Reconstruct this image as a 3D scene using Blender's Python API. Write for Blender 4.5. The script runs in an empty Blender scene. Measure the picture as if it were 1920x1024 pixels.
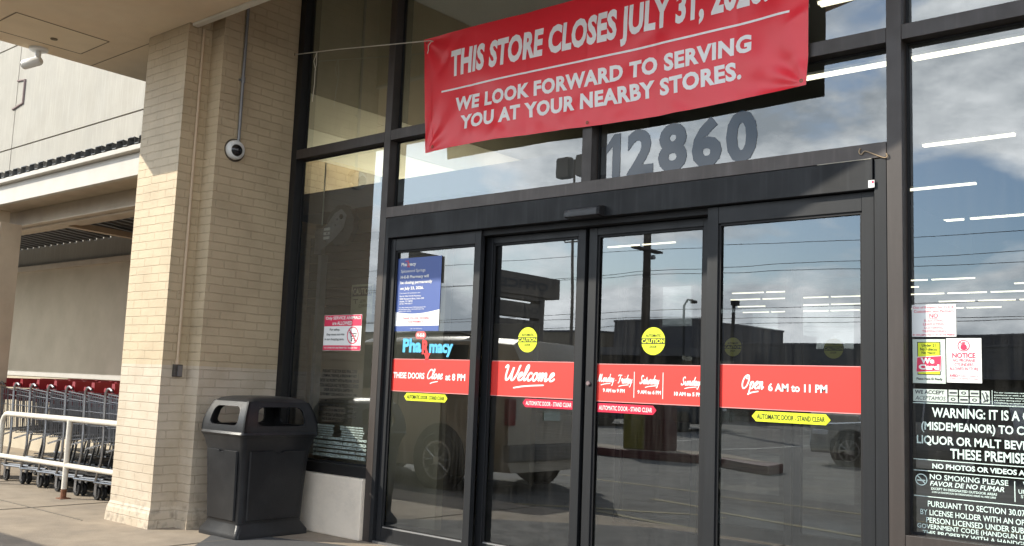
import bpy, bmesh, math, random
from mathutils import Vector, Matrix
random.seed(7)
C = bpy.context.scene
R = math.radians
PI = math.pi

# ------------------------------------------------------------------ camera
cam_d = bpy.data.cameras.new("camera")
cam = bpy.data.objects.new("camera", cam_d)
C.collection.objects.link(cam)
cam_d.sensor_width = 36.0
cam_d.lens = 1811.94 / 1920 * 36.0
cam_d.clip_start = 0.05
cam_d.clip_end = 2000
_r = Vector((0.76321522, 0.64497774, 0.03881029))
_u = Vector((0.04606003, -0.11421877, 0.9923873))
_f = Vector((-0.64450058, 0.75561749, 0.1168812))
m = Matrix.Identity(4)
for i in range(3):
    m[i][0] = _r[i]; m[i][1] = _u[i]; m[i][2] = -_f[i]
m.translation = Vector((5.76184622, -5.10381039, 1.22))
cam.matrix_world = m
C.camera = cam

# ------------------------------------------------------------------ world, sun, exposure
SUN = Vector((-1.0, -1.0, 0.85)).normalized()          # towards the sun
elev = math.asin(SUN.z)
w = bpy.data.worlds.new("World"); C.world = w; w.use_nodes = True
nt = w.node_tree; nt.nodes.clear()
N = nt.nodes.new
out = N('ShaderNodeOutputWorld'); bg = N('ShaderNodeBackground')
sky = N('ShaderNodeTexSky'); sky.sky_type = 'NISHITA'; sky.sun_disc = False
sky.sun_elevation = elev; sky.sun_rotation = R(225); sky.dust_density = 1.2; sky.ozone_density = 1.6
tc = N('ShaderNodeTexCoord'); sep = N('ShaderNodeSeparateXYZ')
nt.links.new(tc.outputs['Generated'], sep.inputs[0])
def wmath(op, a, b=None):
    n = N('ShaderNodeMath'); n.operation = op
    for k, v in enumerate((a, b)):
        if v is None: continue
        if isinstance(v, (int, float)): n.inputs[k].default_value = v
        else: nt.links.new(v, n.inputs[k])
    return n.outputs[0]
den = wmath('ADD', wmath('MAXIMUM', sep.outputs['Z'], 0.0), 0.22)
comb = N('ShaderNodeCombineXYZ')
nt.links.new(wmath('DIVIDE', sep.outputs['X'], den), comb.inputs[0])
nt.links.new(wmath('DIVIDE', sep.outputs['Y'], den), comb.inputs[1])
n1 = N('ShaderNodeTexNoise'); n1.inputs['Scale'].default_value = 3.4; n1.inputs['Detail'].default_value = 9
n1.inputs['Roughness'].default_value = 0.56; n1.inputs['Distortion'].default_value = 0.35
n2 = N('ShaderNodeTexNoise'); n2.inputs['Scale'].default_value = 5.5; n2.inputs['Detail'].default_value = 7
n2.inputs['Roughness'].default_value = 0.6
off = N('ShaderNodeVectorMath'); off.operation = 'ADD'; off.inputs[1].default_value = (3.1, 1.7, 0.4)
mpn = N('ShaderNodeVectorMath'); mpn.operation = 'MULTIPLY'; mpn.inputs[1].default_value = (1.0, 1.0, 2.1)
nt.links.new(tc.outputs['Generated'], mpn.inputs[0]); nt.links.new(mpn.outputs[0], off.inputs[0])
nt.links.new(off.outputs[0], n1.inputs['Vector']); nt.links.new(off.outputs[0], n2.inputs['Vector'])
cr = N('ShaderNodeValToRGB'); cr.color_ramp.elements[0].position = 0.48; cr.color_ramp.elements[1].position = 0.57
lowc = wmath('MULTIPLY', wmath('SUBTRACT', 0.42, wmath('MAXIMUM', sep.outputs['Z'], 0.0)), 0.26)
nt.links.new(wmath('ADD', n1.outputs['Fac'], wmath('MAXIMUM', lowc, 0.0)), cr.inputs[0])
cc = N('ShaderNodeValToRGB')
cc.color_ramp.elements[0].position = 0.40; cc.color_ramp.elements[0].color = (6.0, 6.6, 7.1, 1)
cc.color_ramp.elements[1].position = 0.62; cc.color_ramp.elements[1].color = (16.0, 16.2, 16.2, 1)
nt.links.new(n2.outputs['Fac'], cc.inputs[0])
mx = N('ShaderNodeMix'); mx.data_type = 'RGBA'
nt.links.new(cr.outputs['Color'], mx.inputs['Factor'])
tint = N('ShaderNodeMix'); tint.data_type = 'RGBA'; tint.blend_type = 'MULTIPLY'; tint.inputs['Factor'].default_value = 1.0
tint.inputs['B'].default_value = (0.72, 0.87, 1.0, 1)
nt.links.new(sky.outputs['Color'], tint.inputs['A']); nt.links.new(tint.outputs['Result'], mx.inputs['A']); nt.links.new(cc.outputs['Color'], mx.inputs['B'])
nt.links.new(mx.outputs['Result'], bg.inputs['Color'])
bg.inputs['Strength'].default_value = 0.15
nt.links.new(bg.outputs[0], out.inputs[0])

sd = bpy.data.lights.new("sun", 'SUN'); so = bpy.data.objects.new("sun", sd); C.collection.objects.link(so)
sd.energy = 4.2; sd.angle = R(0.53); sd.color = (1.0, 0.93, 0.80)
so.rotation_euler = (-SUN).to_track_quat('-Z', 'Y').to_euler()
so.location = (-20, -20, 20)

C.view_settings.view_transform = 'Standard'; C.view_settings.look = 'None'
C.view_settings.exposure = 0.52; C.view_settings.gamma = 1.0
C.render.engine = 'CYCLES'
cy = C.cycles
cy.use_denoising = True
cy.caustics_reflective = False; cy.caustics_refractive = False
cy.max_bounces = 8; cy.transparent_max_bounces = 24; cy.glossy_bounces = 5; cy.diffuse_bounces = 4
cy.sample_clamp_indirect = 6.0

# ------------------------------------------------------------------ materials
MATS = {}
def mat(name, color, rough=0.6, metal=0.0, var=0.0, vscale=6.0, bump=0.0, bscale=60.0, spec=0.5, streak=0.0, var2=None, v2scale=1.3, v2amt=0.0):
    """Principled with broken-up base colour (two noises), optional vertical streaks and bump."""
    if name in MATS: return MATS[name]
    m = bpy.data.materials.new(name); m.use_nodes = True; t = m.node_tree
    b = t.nodes['Principled BSDF']
    b.inputs['Roughness'].default_value = rough; b.inputs['Metallic'].default_value = metal
    b.inputs['Specular IOR Level'].default_value = spec
    col = (*color, 1.0)
    b.inputs['Base Color'].default_value = col
    co = t.nodes.new('ShaderNodeTexCoord')
    last = None
    def mixin(factor_socket, target, amt, prev):
        x = t.nodes.new('ShaderNodeMix'); x.data_type = 'RGBA'
        mm = t.nodes.new('ShaderNodeMath'); mm.operation = 'MULTIPLY'; mm.inputs[1].default_value = amt
        t.links.new(factor_socket, mm.inputs[0]); t.links.new(mm.outputs[0], x.inputs['Factor'])
        if prev is None: x.inputs['A'].default_value = col
        else: t.links.new(prev, x.inputs['A'])
        x.inputs['B'].default_value = (*target, 1)
        return x.outputs['Result']
    def ramp(sock, lo, hi):
        r = t.nodes.new('ShaderNodeMapRange'); r.inputs['From Min'].default_value = lo; r.inputs['From Max'].default_value = hi
        t.links.new(sock, r.inputs['Value']); return r.outputs['Result']
    if var > 0:
        n = t.nodes.new('ShaderNodeTexNoise'); n.inputs['Scale'].default_value = vscale; n.inputs['Detail'].default_value = 6
        t.links.new(co.outputs['Object'], n.inputs['Vector'])
        last = mixin(ramp(n.outputs['Fac'], 0.35, 0.7), tuple(c * 0.45 for c in color), var, last)
        rr = t.nodes.new('ShaderNodeMapRange'); rr.inputs['To Min'].default_value = max(0.05, rough - 0.12); rr.inputs['To Max'].default_value = min(1, rough + 0.15)
        t.links.new(n.outputs['Fac'], rr.inputs['Value']); t.links.new(rr.outputs['Result'], b.inputs['Roughness'])
    if v2amt > 0:
        n = t.nodes.new('ShaderNodeTexNoise'); n.inputs['Scale'].default_value = v2scale; n.inputs['Detail'].default_value = 8; n.inputs['Roughness'].default_value = 0.65
        t.links.new(co.outputs['Object'], n.inputs['Vector'])
        last = mixin(ramp(n.outputs['Fac'], 0.45, 0.68), var2 or tuple(c * 0.6 for c in color), v2amt, last)
    if streak > 0:
        mp = t.nodes.new('ShaderNodeMapping'); mp.inputs['Scale'].default_value = (22, 22, 1.1)
        n = t.nodes.new('ShaderNodeTexNoise'); n.inputs['Scale'].default_value = 1.6; n.inputs['Detail'].default_value = 5
        t.links.new(co.outputs['Object'], mp.inputs['Vector']); t.links.new(mp.outputs[0], n.inputs['Vector'])
        last = mixin(ramp(n.outputs['Fac'], 0.5, 0.75), tuple(min(1, c * 1.9 + 0.02) for c in color), streak, last)
    if last is not None: t.links.new(last, b.inputs['Base Color'])
    if bump > 0:
        n = t.nodes.new('ShaderNodeTexNoise'); n.inputs['Scale'].default_value = bscale; n.inputs['Detail'].default_value = 5
        t.links.new(co.outputs['Object'], n.inputs['Vector'])
        bn = t.nodes.new('ShaderNodeBump'); bn.inputs['Strength'].default_value = bump; bn.inputs['Distance'].default_value = 0.01
        t.links.new(n.outputs['Fac'], bn.inputs['Height']); t.links.new(bn.outputs[0], b.inputs['Normal'])
    MATS[name] = m
    return m

def emit(name, color, strength):
    if name in MATS: return MATS[name]
    m = bpy.data.materials.new(name); m.use_nodes = True; b = m.node_tree.nodes['Principled BSDF']
    b.inputs['Base Color'].default_value = (0.8, 0.8, 0.8, 1)
    b.inputs['Emission Color'].default_value = (*color, 1); b.inputs['Emission Strength'].default_value = strength
    MATS[name] = m; return m

def glass_mat(name, refl, tint, wave=0.006):
    m = bpy.data.materials.new(name); m.use_nodes = True; t = m.node_tree; t.nodes.clear()
    o = t.nodes.new('ShaderNodeOutputMaterial'); tr = t.nodes.new('ShaderNodeBsdfTransparent'); g = t.nodes.new('ShaderNodeBsdfGlossy')
    tr.inputs[0].default_value = (*tint, 1); g.inputs['Roughness'].default_value = 0.0; g.inputs['Color'].default_value = (0.93, 0.97, 1, 1)
    fr = t.nodes.new('ShaderNodeFresnel'); fr.inputs['IOR'].default_value = 1.5
    ma = t.nodes.new('ShaderNodeMath'); ma.operation = 'MULTIPLY_ADD'; ma.inputs[1].default_value = 1.0 - refl; ma.inputs[2].default_value = refl
    t.links.new(fr.outputs[0], ma.inputs[0])
    mi = t.nodes.new('ShaderNodeMixShader'); t.links.new(ma.outputs[0], mi.inputs[0]); t.links.new(tr.outputs[0], mi.inputs[1]); t.links.new(g.outputs[0], mi.inputs[2])
    co = t.nodes.new('ShaderNodeTexCoord'); n = t.nodes.new('ShaderNodeTexNoise'); n.inputs['Scale'].default_value = 1.4; n.inputs['Detail'].default_value = 1
    t.links.new(co.outputs['Object'], n.inputs['Vector'])
    bn = t.nodes.new('ShaderNodeBump'); bn.inputs['Strength'].default_value = 0.12; bn.inputs['Distance'].default_value = wave
    t.links.new(n.outputs['Fac'], bn.inputs['Height']); t.links.new(bn.outputs[0], g.inputs['Normal'])
    df = t.nodes.new('ShaderNodeBsdfDiffuse'); df.inputs[0].default_value = (0.55, 0.53, 0.48, 1)
    mp = t.nodes.new('ShaderNodeMapping'); mp.inputs['Scale'].default_value = (26, 26, 1.6); t.links.new(co.outputs['Object'], mp.inputs['Vector'])
    ns = t.nodes.new('ShaderNodeTexNoise'); ns.inputs['Scale'].default_value = 1.5; ns.inputs['Detail'].default_value = 6; t.links.new(mp.outputs[0], ns.inputs['Vector'])
    nb = t.nodes.new('ShaderNodeTexNoise'); nb.inputs['Scale'].default_value = 3.1; nb.inputs['Detail'].default_value = 7; t.links.new(co.outputs['Object'], nb.inputs['Vector'])
    mul = t.nodes.new('ShaderNodeMath'); mul.operation = 'MULTIPLY'; t.links.new(ns.outputs['Fac'], mul.inputs[0]); t.links.new(nb.outputs['Fac'], mul.inputs[1])
    mr = t.nodes.new('ShaderNodeMapRange'); mr.inputs['From Min'].default_value = 0.18; mr.inputs['From Max'].default_value = 0.46; mr.inputs['To Min'].default_value = 0.002; mr.inputs['To Max'].default_value = 0.032
    t.links.new(mul.outputs[0], mr.inputs['Value'])
    m2 = t.nodes.new('ShaderNodeMixShader'); t.links.new(mr.outputs['Result'], m2.inputs[0]); t.links.new(mi.outputs[0], m2.inputs[1]); t.links.new(df.outputs[0], m2.inputs[2])
    t.links.new(m2.outputs[0], o.inputs[0])
    MATS[name] = m; return m

def brick_mat(name, upper, lower, split):
    """Painted brick: UV in metres, raised bricks by bump, a lower paint band below z = split, grime near the ground."""
    m = bpy.data.materials.new(name); m.use_nodes = True; t = m.node_tree; b = t.nodes['Principled BSDF']
    b.inputs['Roughness'].default_value = 0.55
    uv = t.nodes.new('ShaderNodeUVMap'); co = t.nodes.new('ShaderNodeTexCoord')
    wob = t.nodes.new('ShaderNodeTexNoise'); wob.inputs['Scale'].default_value = 9; t.links.new(co.outputs['Object'], wob.inputs['Vector'])
    wm = t.nodes.new('ShaderNodeVectorMath'); wm.operation = 'MULTIPLY_ADD'; wm.inputs[1].default_value = (0.012, 0.012, 0); 
    t.links.new(wob.outputs['Color'], wm.inputs[0]); t.links.new(uv.outputs[0], wm.inputs[2])
    br = t.nodes.new('ShaderNodeTexBrick'); br.inputs['Scale'].default_value = 1.0
    br.inputs['Brick Width'].default_value = 0.241; br.inputs['Row Height'].default_value = 0.0702
    br.inputs['Mortar Size'].default_value = 0.0052; br.inputs['Mortar Smooth'].default_value = 0.55; br.inputs['Bias'].default_value = 0.0
    br.inputs['Color1'].default_value = (1, 1, 1, 1); br.inputs['Color2'].default_value = (0.94, 0.93, 0.92, 1); br.inputs['Mortar'].default_value = (0.87, 0.85, 0.82, 1)
    t.links.new(wm.outputs[0], br.inputs['Vector'])
    sp = t.nodes.new('ShaderNodeSeparateXYZ'); t.links.new(co.outputs['Object'], sp.inputs[0])
    gt = t.nodes.new('ShaderNodeMath'); gt.operation = 'GREATER_THAN'; gt.inputs[1].default_value = split
    t.links.new(sp.outputs['Z'], gt.inputs[0])
    mx = t.nodes.new('ShaderNodeMix'); mx.data_type = 'RGBA'; mx.inputs['A'].default_value = (*lower, 1); mx.inputs['B'].default_value = (*upper, 1)
    t.links.new(gt.outputs[0], mx.inputs['Factor'])
    mu = t.nodes.new('ShaderNodeMix'); mu.data_type = 'RGBA'; mu.blend_type = 'MULTIPLY'; mu.inputs['Factor'].default_value = 0.75
    t.links.new(mx.outputs['Result'], mu.inputs['A']); t.links.new(br.outputs['Color'], mu.inputs['B'])
    n = t.nodes.new('ShaderNodeTexNoise'); n.inputs['Scale'].default_value = 3.2; n.inputs['Detail'].default_value = 8; t.links.new(co.outputs['Object'], n.inputs['Vector'])
    mr = t.nodes.new('ShaderNodeMapRange'); mr.inputs['From Min'].default_value = 0.42; mr.inputs['From Max'].default_value = 0.75; mr.inputs['To Max'].default_value = 0.5
    t.links.new(n.outputs['Fac'], mr.inputs['Value'])
    d = t.nodes.new('ShaderNodeMix'); d.data_type = 'RGBA'; d.inputs['B'].default_value = (upper[0] * 0.6, upper[1] * 0.58, upper[2] * 0.55, 1)
    t.links.new(mr.outputs['Result'], d.inputs['Factor']); t.links.new(mu.outputs['Result'], d.inputs['A'])
    # scuffs and splash dirt of its own shape low down
    lo = t.nodes.new('ShaderNodeMapRange'); lo.inputs['From Min'].default_value = 0.35; lo.inputs['From Max'].default_value = 0.0
    t.links.new(sp.outputs['Z'], lo.inputs['Value'])
    n3 = t.nodes.new('ShaderNodeTexNoise'); n3.inputs['Scale'].default_value = 14; n3.inputs['Detail'].default_value = 8; t.links.new(co.outputs['Object'], n3.inputs['Vector'])
    m3 = t.nodes.new('ShaderNodeMapRange'); m3.inputs['From Min'].default_value = 0.5; m3.inputs['From Max'].default_value = 0.72; m3.inputs['To Max'].default_value = 0.9
    t.links.new(n3.outputs['Fac'], m3.inputs['Value'])
    mm = t.nodes.new('ShaderNodeMath'); mm.operation = 'MULTIPLY'; t.links.new(lo.outputs['Result'], mm.inputs[0]); t.links.new(m3.outputs['Result'], mm.inputs[1])
    d2 = t.nodes.new('ShaderNodeMix'); d2.data_type = 'RGBA'; d2.inputs['B'].default_value = (0.16, 0.13, 0.10, 1)
    t.links.new(mm.outputs[0], d2.inputs['Factor']); t.links.new(d.outputs['Result'], d2.inputs['A'])
    t.links.new(d2.outputs['Result'], b.inputs['Base Color'])
    bp = t.nodes.new('ShaderNodeBump'); bp.inputs['Strength'].default_value = 0.65; bp.inputs['Distance'].default_value = 0.012; bp.invert = True
    t.links.new(br.outputs['Fac'], bp.inputs['Height'])
    nf = t.nodes.new('ShaderNodeTexNoise'); nf.inputs['Scale'].default_value = 45; nf.inputs['Detail'].default_value = 4; t.links.new(co.outputs['Object'], nf.inputs['Vector'])
    b2 = t.nodes.new('ShaderNodeBump'); b2.inputs['Strength'].default_value = 0.35; b2.inputs['Distance'].default_value = 0.008
    t.links.new(nf.outputs['Fac'], b2.inputs['Height']); t.links.new(bp.outputs[0], b2.inputs['Normal']); t.links.new(b2.outputs[0], b.inputs['Normal'])
    MATS[name] = m; return m

M_brick = brick_mat('painted_brick', (0.545, 0.435, 0.285), (0.57, 0.485, 0.375), 1.288)
M_bronze = mat('bronze_frame', (0.048, 0.038, 0.033), 0.42, 0.0, var=0.35, vscale=9, streak=0.18)
M_bronze_shade = mat('shaded_bronze_frame', (0.006, 0.005, 0.0045), 0.6, 0.0, var=0.2)  # bronze painted near black for the shade beside the pier
M_char = mat('charcoal_door_frame', (0.018, 0.019, 0.021), 0.45, 0.0, spec=0.3, var=0.3, vscale=7, streak=0.12)
M_head = mat('weathered_charcoal_header', (0.013, 0.014, 0.016), 0.5, 0.0, spec=0.3, var=0.6, vscale=5, streak=0.35)
M_rubber = mat('black_gasket', (0.005, 0.005, 0.006), 0.7)
M_glass = glass_mat('tinted_glass', 0.165, (0.74, 0.77, 0.75))
M_glass_in = glass_mat('inner_glass', 0.10, (0.85, 0.87, 0.86))
M_soffit = mat('tan_stucco', (0.78, 0.62, 0.43), 0.8, var=0.10, vscale=7, bump=0.3, bscale=90, v2amt=0.35, var2=(0.78, 0.69, 0.53), v2scale=0.9)
M_trim = mat('white_trim_paint', (0.72, 0.68, 0.58), 0.5, var=0.15)
M_concrete_wall = mat('pale_tilt_up_concrete', (0.355, 0.335, 0.290), 0.85, streak=0.16, var=0.12, vscale=3, bump=0.2, bscale=40, v2amt=0.5, var2=(0.32, 0.31, 0.28), v2scale=1.1)
M_seam = mat('wall_seam', (0.25, 0.19, 0.18), 0.9)
M_tan_metal = mat('tan_painted_steel', (0.50, 0.42, 0.31), 0.5, 0.0, var=0.25, vscale=5, v2amt=0.2, var2=(0.30, 0.18, 0.10))
M_pale_metal = mat('cream_painted_steel', (0.50, 0.47, 0.42), 0.45, var=0.15, vscale=5)
M_deck = mat('galvanised_deck', (0.16, 0.17, 0.18), 0.5, 0.4, var=0.2)
M_chrome = mat('zinc_wire', (0.30, 0.305, 0.32), 0.32, 0.9, var=0.2, vscale=20)
M_red_plastic = mat('red_plastic', (0.24, 0.008, 0.016), 0.4)
M_white_paint = mat('white_pipe_paint', (0.72, 0.69, 0.61), 0.45, var=0.15, vscale=8, v2amt=0.25, var2=(0.35, 0.2, 0.12), v2scale=7)
M_black_plastic = mat('black_plastic', (0.017, 0.0175, 0.019), 0.34, spec=0.32, var=0.25, vscale=9, bump=0.12, bscale=120, v2amt=0.4, var2=(0.045, 0.045, 0.046), v2scale=3.0)
M_hole = mat('bin_inside', (0.02, 0.018, 0.016), 0.9)
M_white_plastic = mat('white_plastic', (0.72, 0.72, 0.70), 0.35)
M_lens = mat('camera_lens', (0.01, 0.01, 0.012), 0.08)
M_grey_pipe = mat('grey_conduit', (0.24, 0.24, 0.245), 0.45, 0.4, var=0.2)
M_sidewalk = mat('sidewalk_concrete', (0.36, 0.295, 0.22), 0.9, var=0.35, vscale=6, bump=0.35, bscale=70, v2amt=0.6, var2=(0.20, 0.17, 0.135), v2scale=1.7)
M_asphalt = mat('asphalt', (0.11, 0.108, 0.102), 0.9, var=0.3, vscale=4, bump=0.4, bscale=120, v2amt=0.4, var2=(0.12, 0.115, 0.105), v2scale=0.35)
M_ground_patch = mat('dark_ground_patch', (0.085, 0.085, 0.085), 0.85, var=0.3, vscale=6, bump=0.3, bscale=80)
M_white_line = mat('worn_white_line', (0.62, 0.60, 0.54), 0.8, v2amt=0.5, var2=(0.2, 0.2, 0.19), v2scale=5)
M_yellow_line = mat('worn_yellow_line', (0.27, 0.23, 0.12), 0.8, v2amt=0.5, var2=(0.14, 0.13, 0.1), v2scale=5)
M_red_kerb = mat('red_kerb', (0.09, 0.02, 0.024), 0.7, v2amt=0.4)
M_kneewall = mat('white_painted_block', (0.86, 0.75, 0.61), 0.7, var=0.15, vscale=4, bump=0.3, bscale=40, v2amt=0.3, var2=(0.40, 0.34, 0.28), v2scale=3)

def vinyl(name, col, rough=0.45): return mat(name, col, rough)
V_red = vinyl('red_vinyl', (0.83, 0.045, 0.034), 0.45)
V_redd = vinyl('crimson_vinyl', (0.62, 0.01, 0.05))
V_white = vinyl('white_vinyl', (0.86, 0.86, 0.84))
V_mint = vinyl('frosted_vinyl', (0.66, 0.80, 0.74))
V_black = vinyl('black_ink', (0.012, 0.012, 0.012))
V_yellow = vinyl('fluorescent_yellow', (0.72, 0.80, 0.02))
V_olive = vinyl('dull_yellow', (0.62, 0.58, 0.10))
V_blue = vinyl('navy_print', (0.075, 0.125, 0.36))
V_cyan = vinyl('sky_blue_print', (0.10, 0.48, 0.78))
V_rx = vinyl('bright_red_print', (0.85, 0.05, 0.05))
V_dark = vinyl('dark_grey_print', (0.055, 0.06, 0.065))
V_cream = vinyl('cream_card', (0.62, 0.60, 0.38))
V_skytint = mat('sky_tinted_numeral', (0.022, 0.045, 0.075), 0.06, spec=0.6)  # blue-grey holds the sky reflection seen over the dark digits
V_pale = vinyl('pale_grey_green_card', (0.60, 0.68, 0.60))
V_print = vinyl('red_ink', (0.72, 0.035, 0.10))

# ------------------------------------------------------------------ mesh helpers
class MB:
    def __init__(s): s.v = []; s.f = []; s.uv = None
    def add(s, vs, fs):
        k = len(s.v); s.v += [tuple(p) for p in vs]; s.f += [tuple(i + k for i in f) for f in fs]; return s
    def box(s, x0, x1, y0, y1, z0, z1):
        return s.add([(x0,y0,z0),(x1,y0,z0),(x1,y1,z0),(x0,y1,z0),(x0,y0,z1),(x1,y0,z1),(x1,y1,z1),(x0,y1,z1)],
                     [(0,3,2,1),(4,5,6,7),(0,1,5,4),(1,2,6,5),(2,3,7,6),(3,0,4,7)])
    def hexa(s, p): # 8 corners: bottom ring 0-3, top ring 4-7
        return s.add(p, [(0,3,2,1),(4,5,6,7),(0,1,5,4),(1,2,6,5),(2,3,7,6),(3,0,4,7)])
    def quad_xz(s, x0, x1, z0, z1, y): # faces -y
        return s.add([(x0,y,z0),(x1,y,z0),(x1,y,z1),(x0,y,z1)], [(0,1,2,3)])
    def poly_xz(s, pts, y):
        return s.add([(a, y, b) for a, b in pts], [tuple(range(len(pts)))])
    def prism(s, pts, z0, z1): # plan polygon counter-clockwise
        n = len(pts)
        return s.add([(x,y,z0) for x,y in pts] + [(x,y,z1) for x,y in pts],
                     [tuple(reversed(range(n))), tuple(range(n, 2*n))] + [(i,(i+1)%n,(i+1)%n+n,i+n) for i in range(n)])
    def tube(s, path, r, n=8, cap=True, closed=False):
        path = [Vector(p) for p in path]; L = len(path); k = len(s.v)
        rs = r if isinstance(r, (list, tuple)) else [r] * L
        prev = None
        for i, p in enumerate(path):
            a = path[i-1] if (i > 0 or closed) else p; b = path[(i+1) % L] if (i < L-1 or closed) else p
            d = (b - a).normalized()
            if prev is None:
                q = Vector((0,0,1)) if abs(d.z) < 0.9 else Vector((1,0,0)); nrm = (q - d * q.dot(d)).normalized()
            else:
                nrm = prev - d * prev.dot(d)
                nrm = nrm.normalized() if nrm.length > 1e-6 else d.orthogonal().normalized()
            prev = nrm; bi = d.cross(nrm)
            for j in range(n):
                t = 2*PI*j/n; s.v.append(tuple(p + (nrm*math.cos(t) + bi*math.sin(t)) * rs[i]))
        for i in range(L if closed else L-1):
            i2 = (i+1) % L
            for j in range(n):
                j2 = (j+1) % n; s.f.append((k+i*n+j, k+i*n+j2, k+i2*n+j2, k+i2*n+j))
        if cap and not closed:
            s.f.append(tuple(k+j for j in reversed(range(n)))); s.f.append(tuple(k+(L-1)*n+j for j in range(n)))
        return s
    def rod(s, a, b, r, n=5): return s.tube([a, b], r, n)
    def lathe(s, prof, c, axis='z', n=20, rot=None): # prof: (radius, along) list
        k = len(s.v); c = Vector(c)
        for r, h in prof:
            for j in range(n):
                t = 2*PI*j/n; a, b = r*math.cos(t), r*math.sin(t)
                p = {'z': Vector((a,b,h)), 'y': Vector((a,h,b)), 'x': Vector((h,a,b))}[axis]
                if rot is not None: p = rot @ p
                s.v.append(tuple(c + p))
        for i in range(len(prof)-1):
            for j in range(n):
                j2 = (j+1) % n; s.f.append((k+i*n+j, k+i*n+j2, k+(i+1)*n+j2, k+(i+1)*n+j))
        s.f.append(tuple(k+j for j in range(n))); s.f.append(tuple(k+(len(prof)-1)*n+j for j in range(n)))
        return s
    def build(s, name, material, parent=None, smooth=False, bevel=0.0, fixn=True, mats=None, fm=None):
        me = bpy.data.meshes.new(name); me.from_pydata(s.v, [], s.f); me.update()
        if fixn or bevel > 0:
            bm = bmesh.new(); bm.from_mesh(me)
            if bevel > 0:
                bmesh.ops.remove_doubles(bm, verts=bm.verts, dist=1e-5)
                es = [e for e in bm.edges if len(e.link_faces) == 2 and e.calc_face_angle(0) > R(35)]
                bmesh.ops.bevel(bm, geom=es, offset=bevel, segments=2, affect='EDGES', profile=0.6)
            bmesh.ops.recalc_face_normals(bm, faces=bm.faces)
            bm.to_mesh(me); bm.free()
        for mm in (mats or [material]): me.materials.append(mm)
        if fm:
            for p in me.polygons: p.material_index = fm(p)
        if smooth:
            for p in me.polygons: p.use_smooth = True
            try: me.set_sharp_from_angle(angle=R(38))
            except Exception: pass
        o = bpy.data.objects.new(name, me); C.collection.objects.link(o)
        if parent is not None: o.parent = parent; o.matrix_parent_inverse = parent.matrix_world.inverted() if False else Matrix.Identity(4)
        return o

def tag(o, label=None, cat=None, group=None, kind=None):
    if label: o['label'] = label
    if cat: o['category'] = cat
    if group: o['group'] = group
    if kind: o['kind'] = kind
    return o
def thing(name, label, cat, loc=(0,0,0), rz=0.0, group=None):
    o = bpy.data.objects.new(name, None); o.empty_display_size = 0.1; C.collection.objects.link(o)
    o.location = loc; o.rotation_euler = (0,0,rz)
    return tag(o, label, cat, group)
def dup(root, loc, rz=None, label=None):
    r = root.copy(); C.collection.objects.link(r); r.location = loc
    if rz is not None: r.rotation_euler = (0,0,rz)
    if label: r['label'] = label
    for ch in list(root.children):
        c = ch.copy(); C.collection.objects.link(c); c.parent = r
        for g in ch.children:
            d = g.copy(); C.collection.objects.link(d); d.parent = c
    return r

# ------------------------------------------------------------------ lettering
def text_verts(body, bold=0.0, shear=0.0, space=1.0, line=1.0, align='LEFT'):
    cu = bpy.data.curves.new('letters', 'FONT'); cu.body = body; cu.size = 1.0; cu.offset = bold; cu.shear = shear
    cu.space_character = space; cu.space_line = line; cu.align_x = align; cu.resolution_u = 3
    o = bpy.data.objects.new('letters', cu); C.collection.objects.link(o)
    bpy.context.view_layer.update()
    dg = bpy.context.evaluated_depsgraph_get()
    me = bpy.data.meshes.new_from_object(o.evaluated_get(dg))
    vs = [(v.co.x, v.co.y) for v in me.vertices]; fs = [tuple(p.vertices) for p in me.polygons]
    bpy.data.objects.remove(o); bpy.data.curves.remove(cu); bpy.data.meshes.remove(me)
    return vs, fs
def letter(mb, body, x0, x1, z0, z1, y, slope=0.0, **k):
    """Fit a line (or block) of lettering into the rectangle x0..x1, z0..z1 on the plane y, facing -y."""
    vs, fs = text_verts(body, **k)
    if not vs: return
    ax = min(v[0] for v in vs); bx = max(v[0] for v in vs); ay = min(v[1] for v in vs); by = max(v[1] for v in vs)
    sx = (x1-x0)/(bx-ax); sz = (z1-z0)/(by-ay)
    mb.add([(x0+(a-ax)*sx, y, z0+(b-ay)*sz + slope*(a-ax)*sx) for a, b in vs], [f for f in fs])
    return mb
def lettering(parent, material, items, y, name='lettering', **kw):
    mb = MB()
    for it in items:
        k = dict(kw); 
        if len(it) > 5: k.update(it[5])
        letter(mb, it[0], it[1], it[2], it[3], it[4], y, **k)
    return mb.build(name, material, parent, fixn=False)

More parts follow.
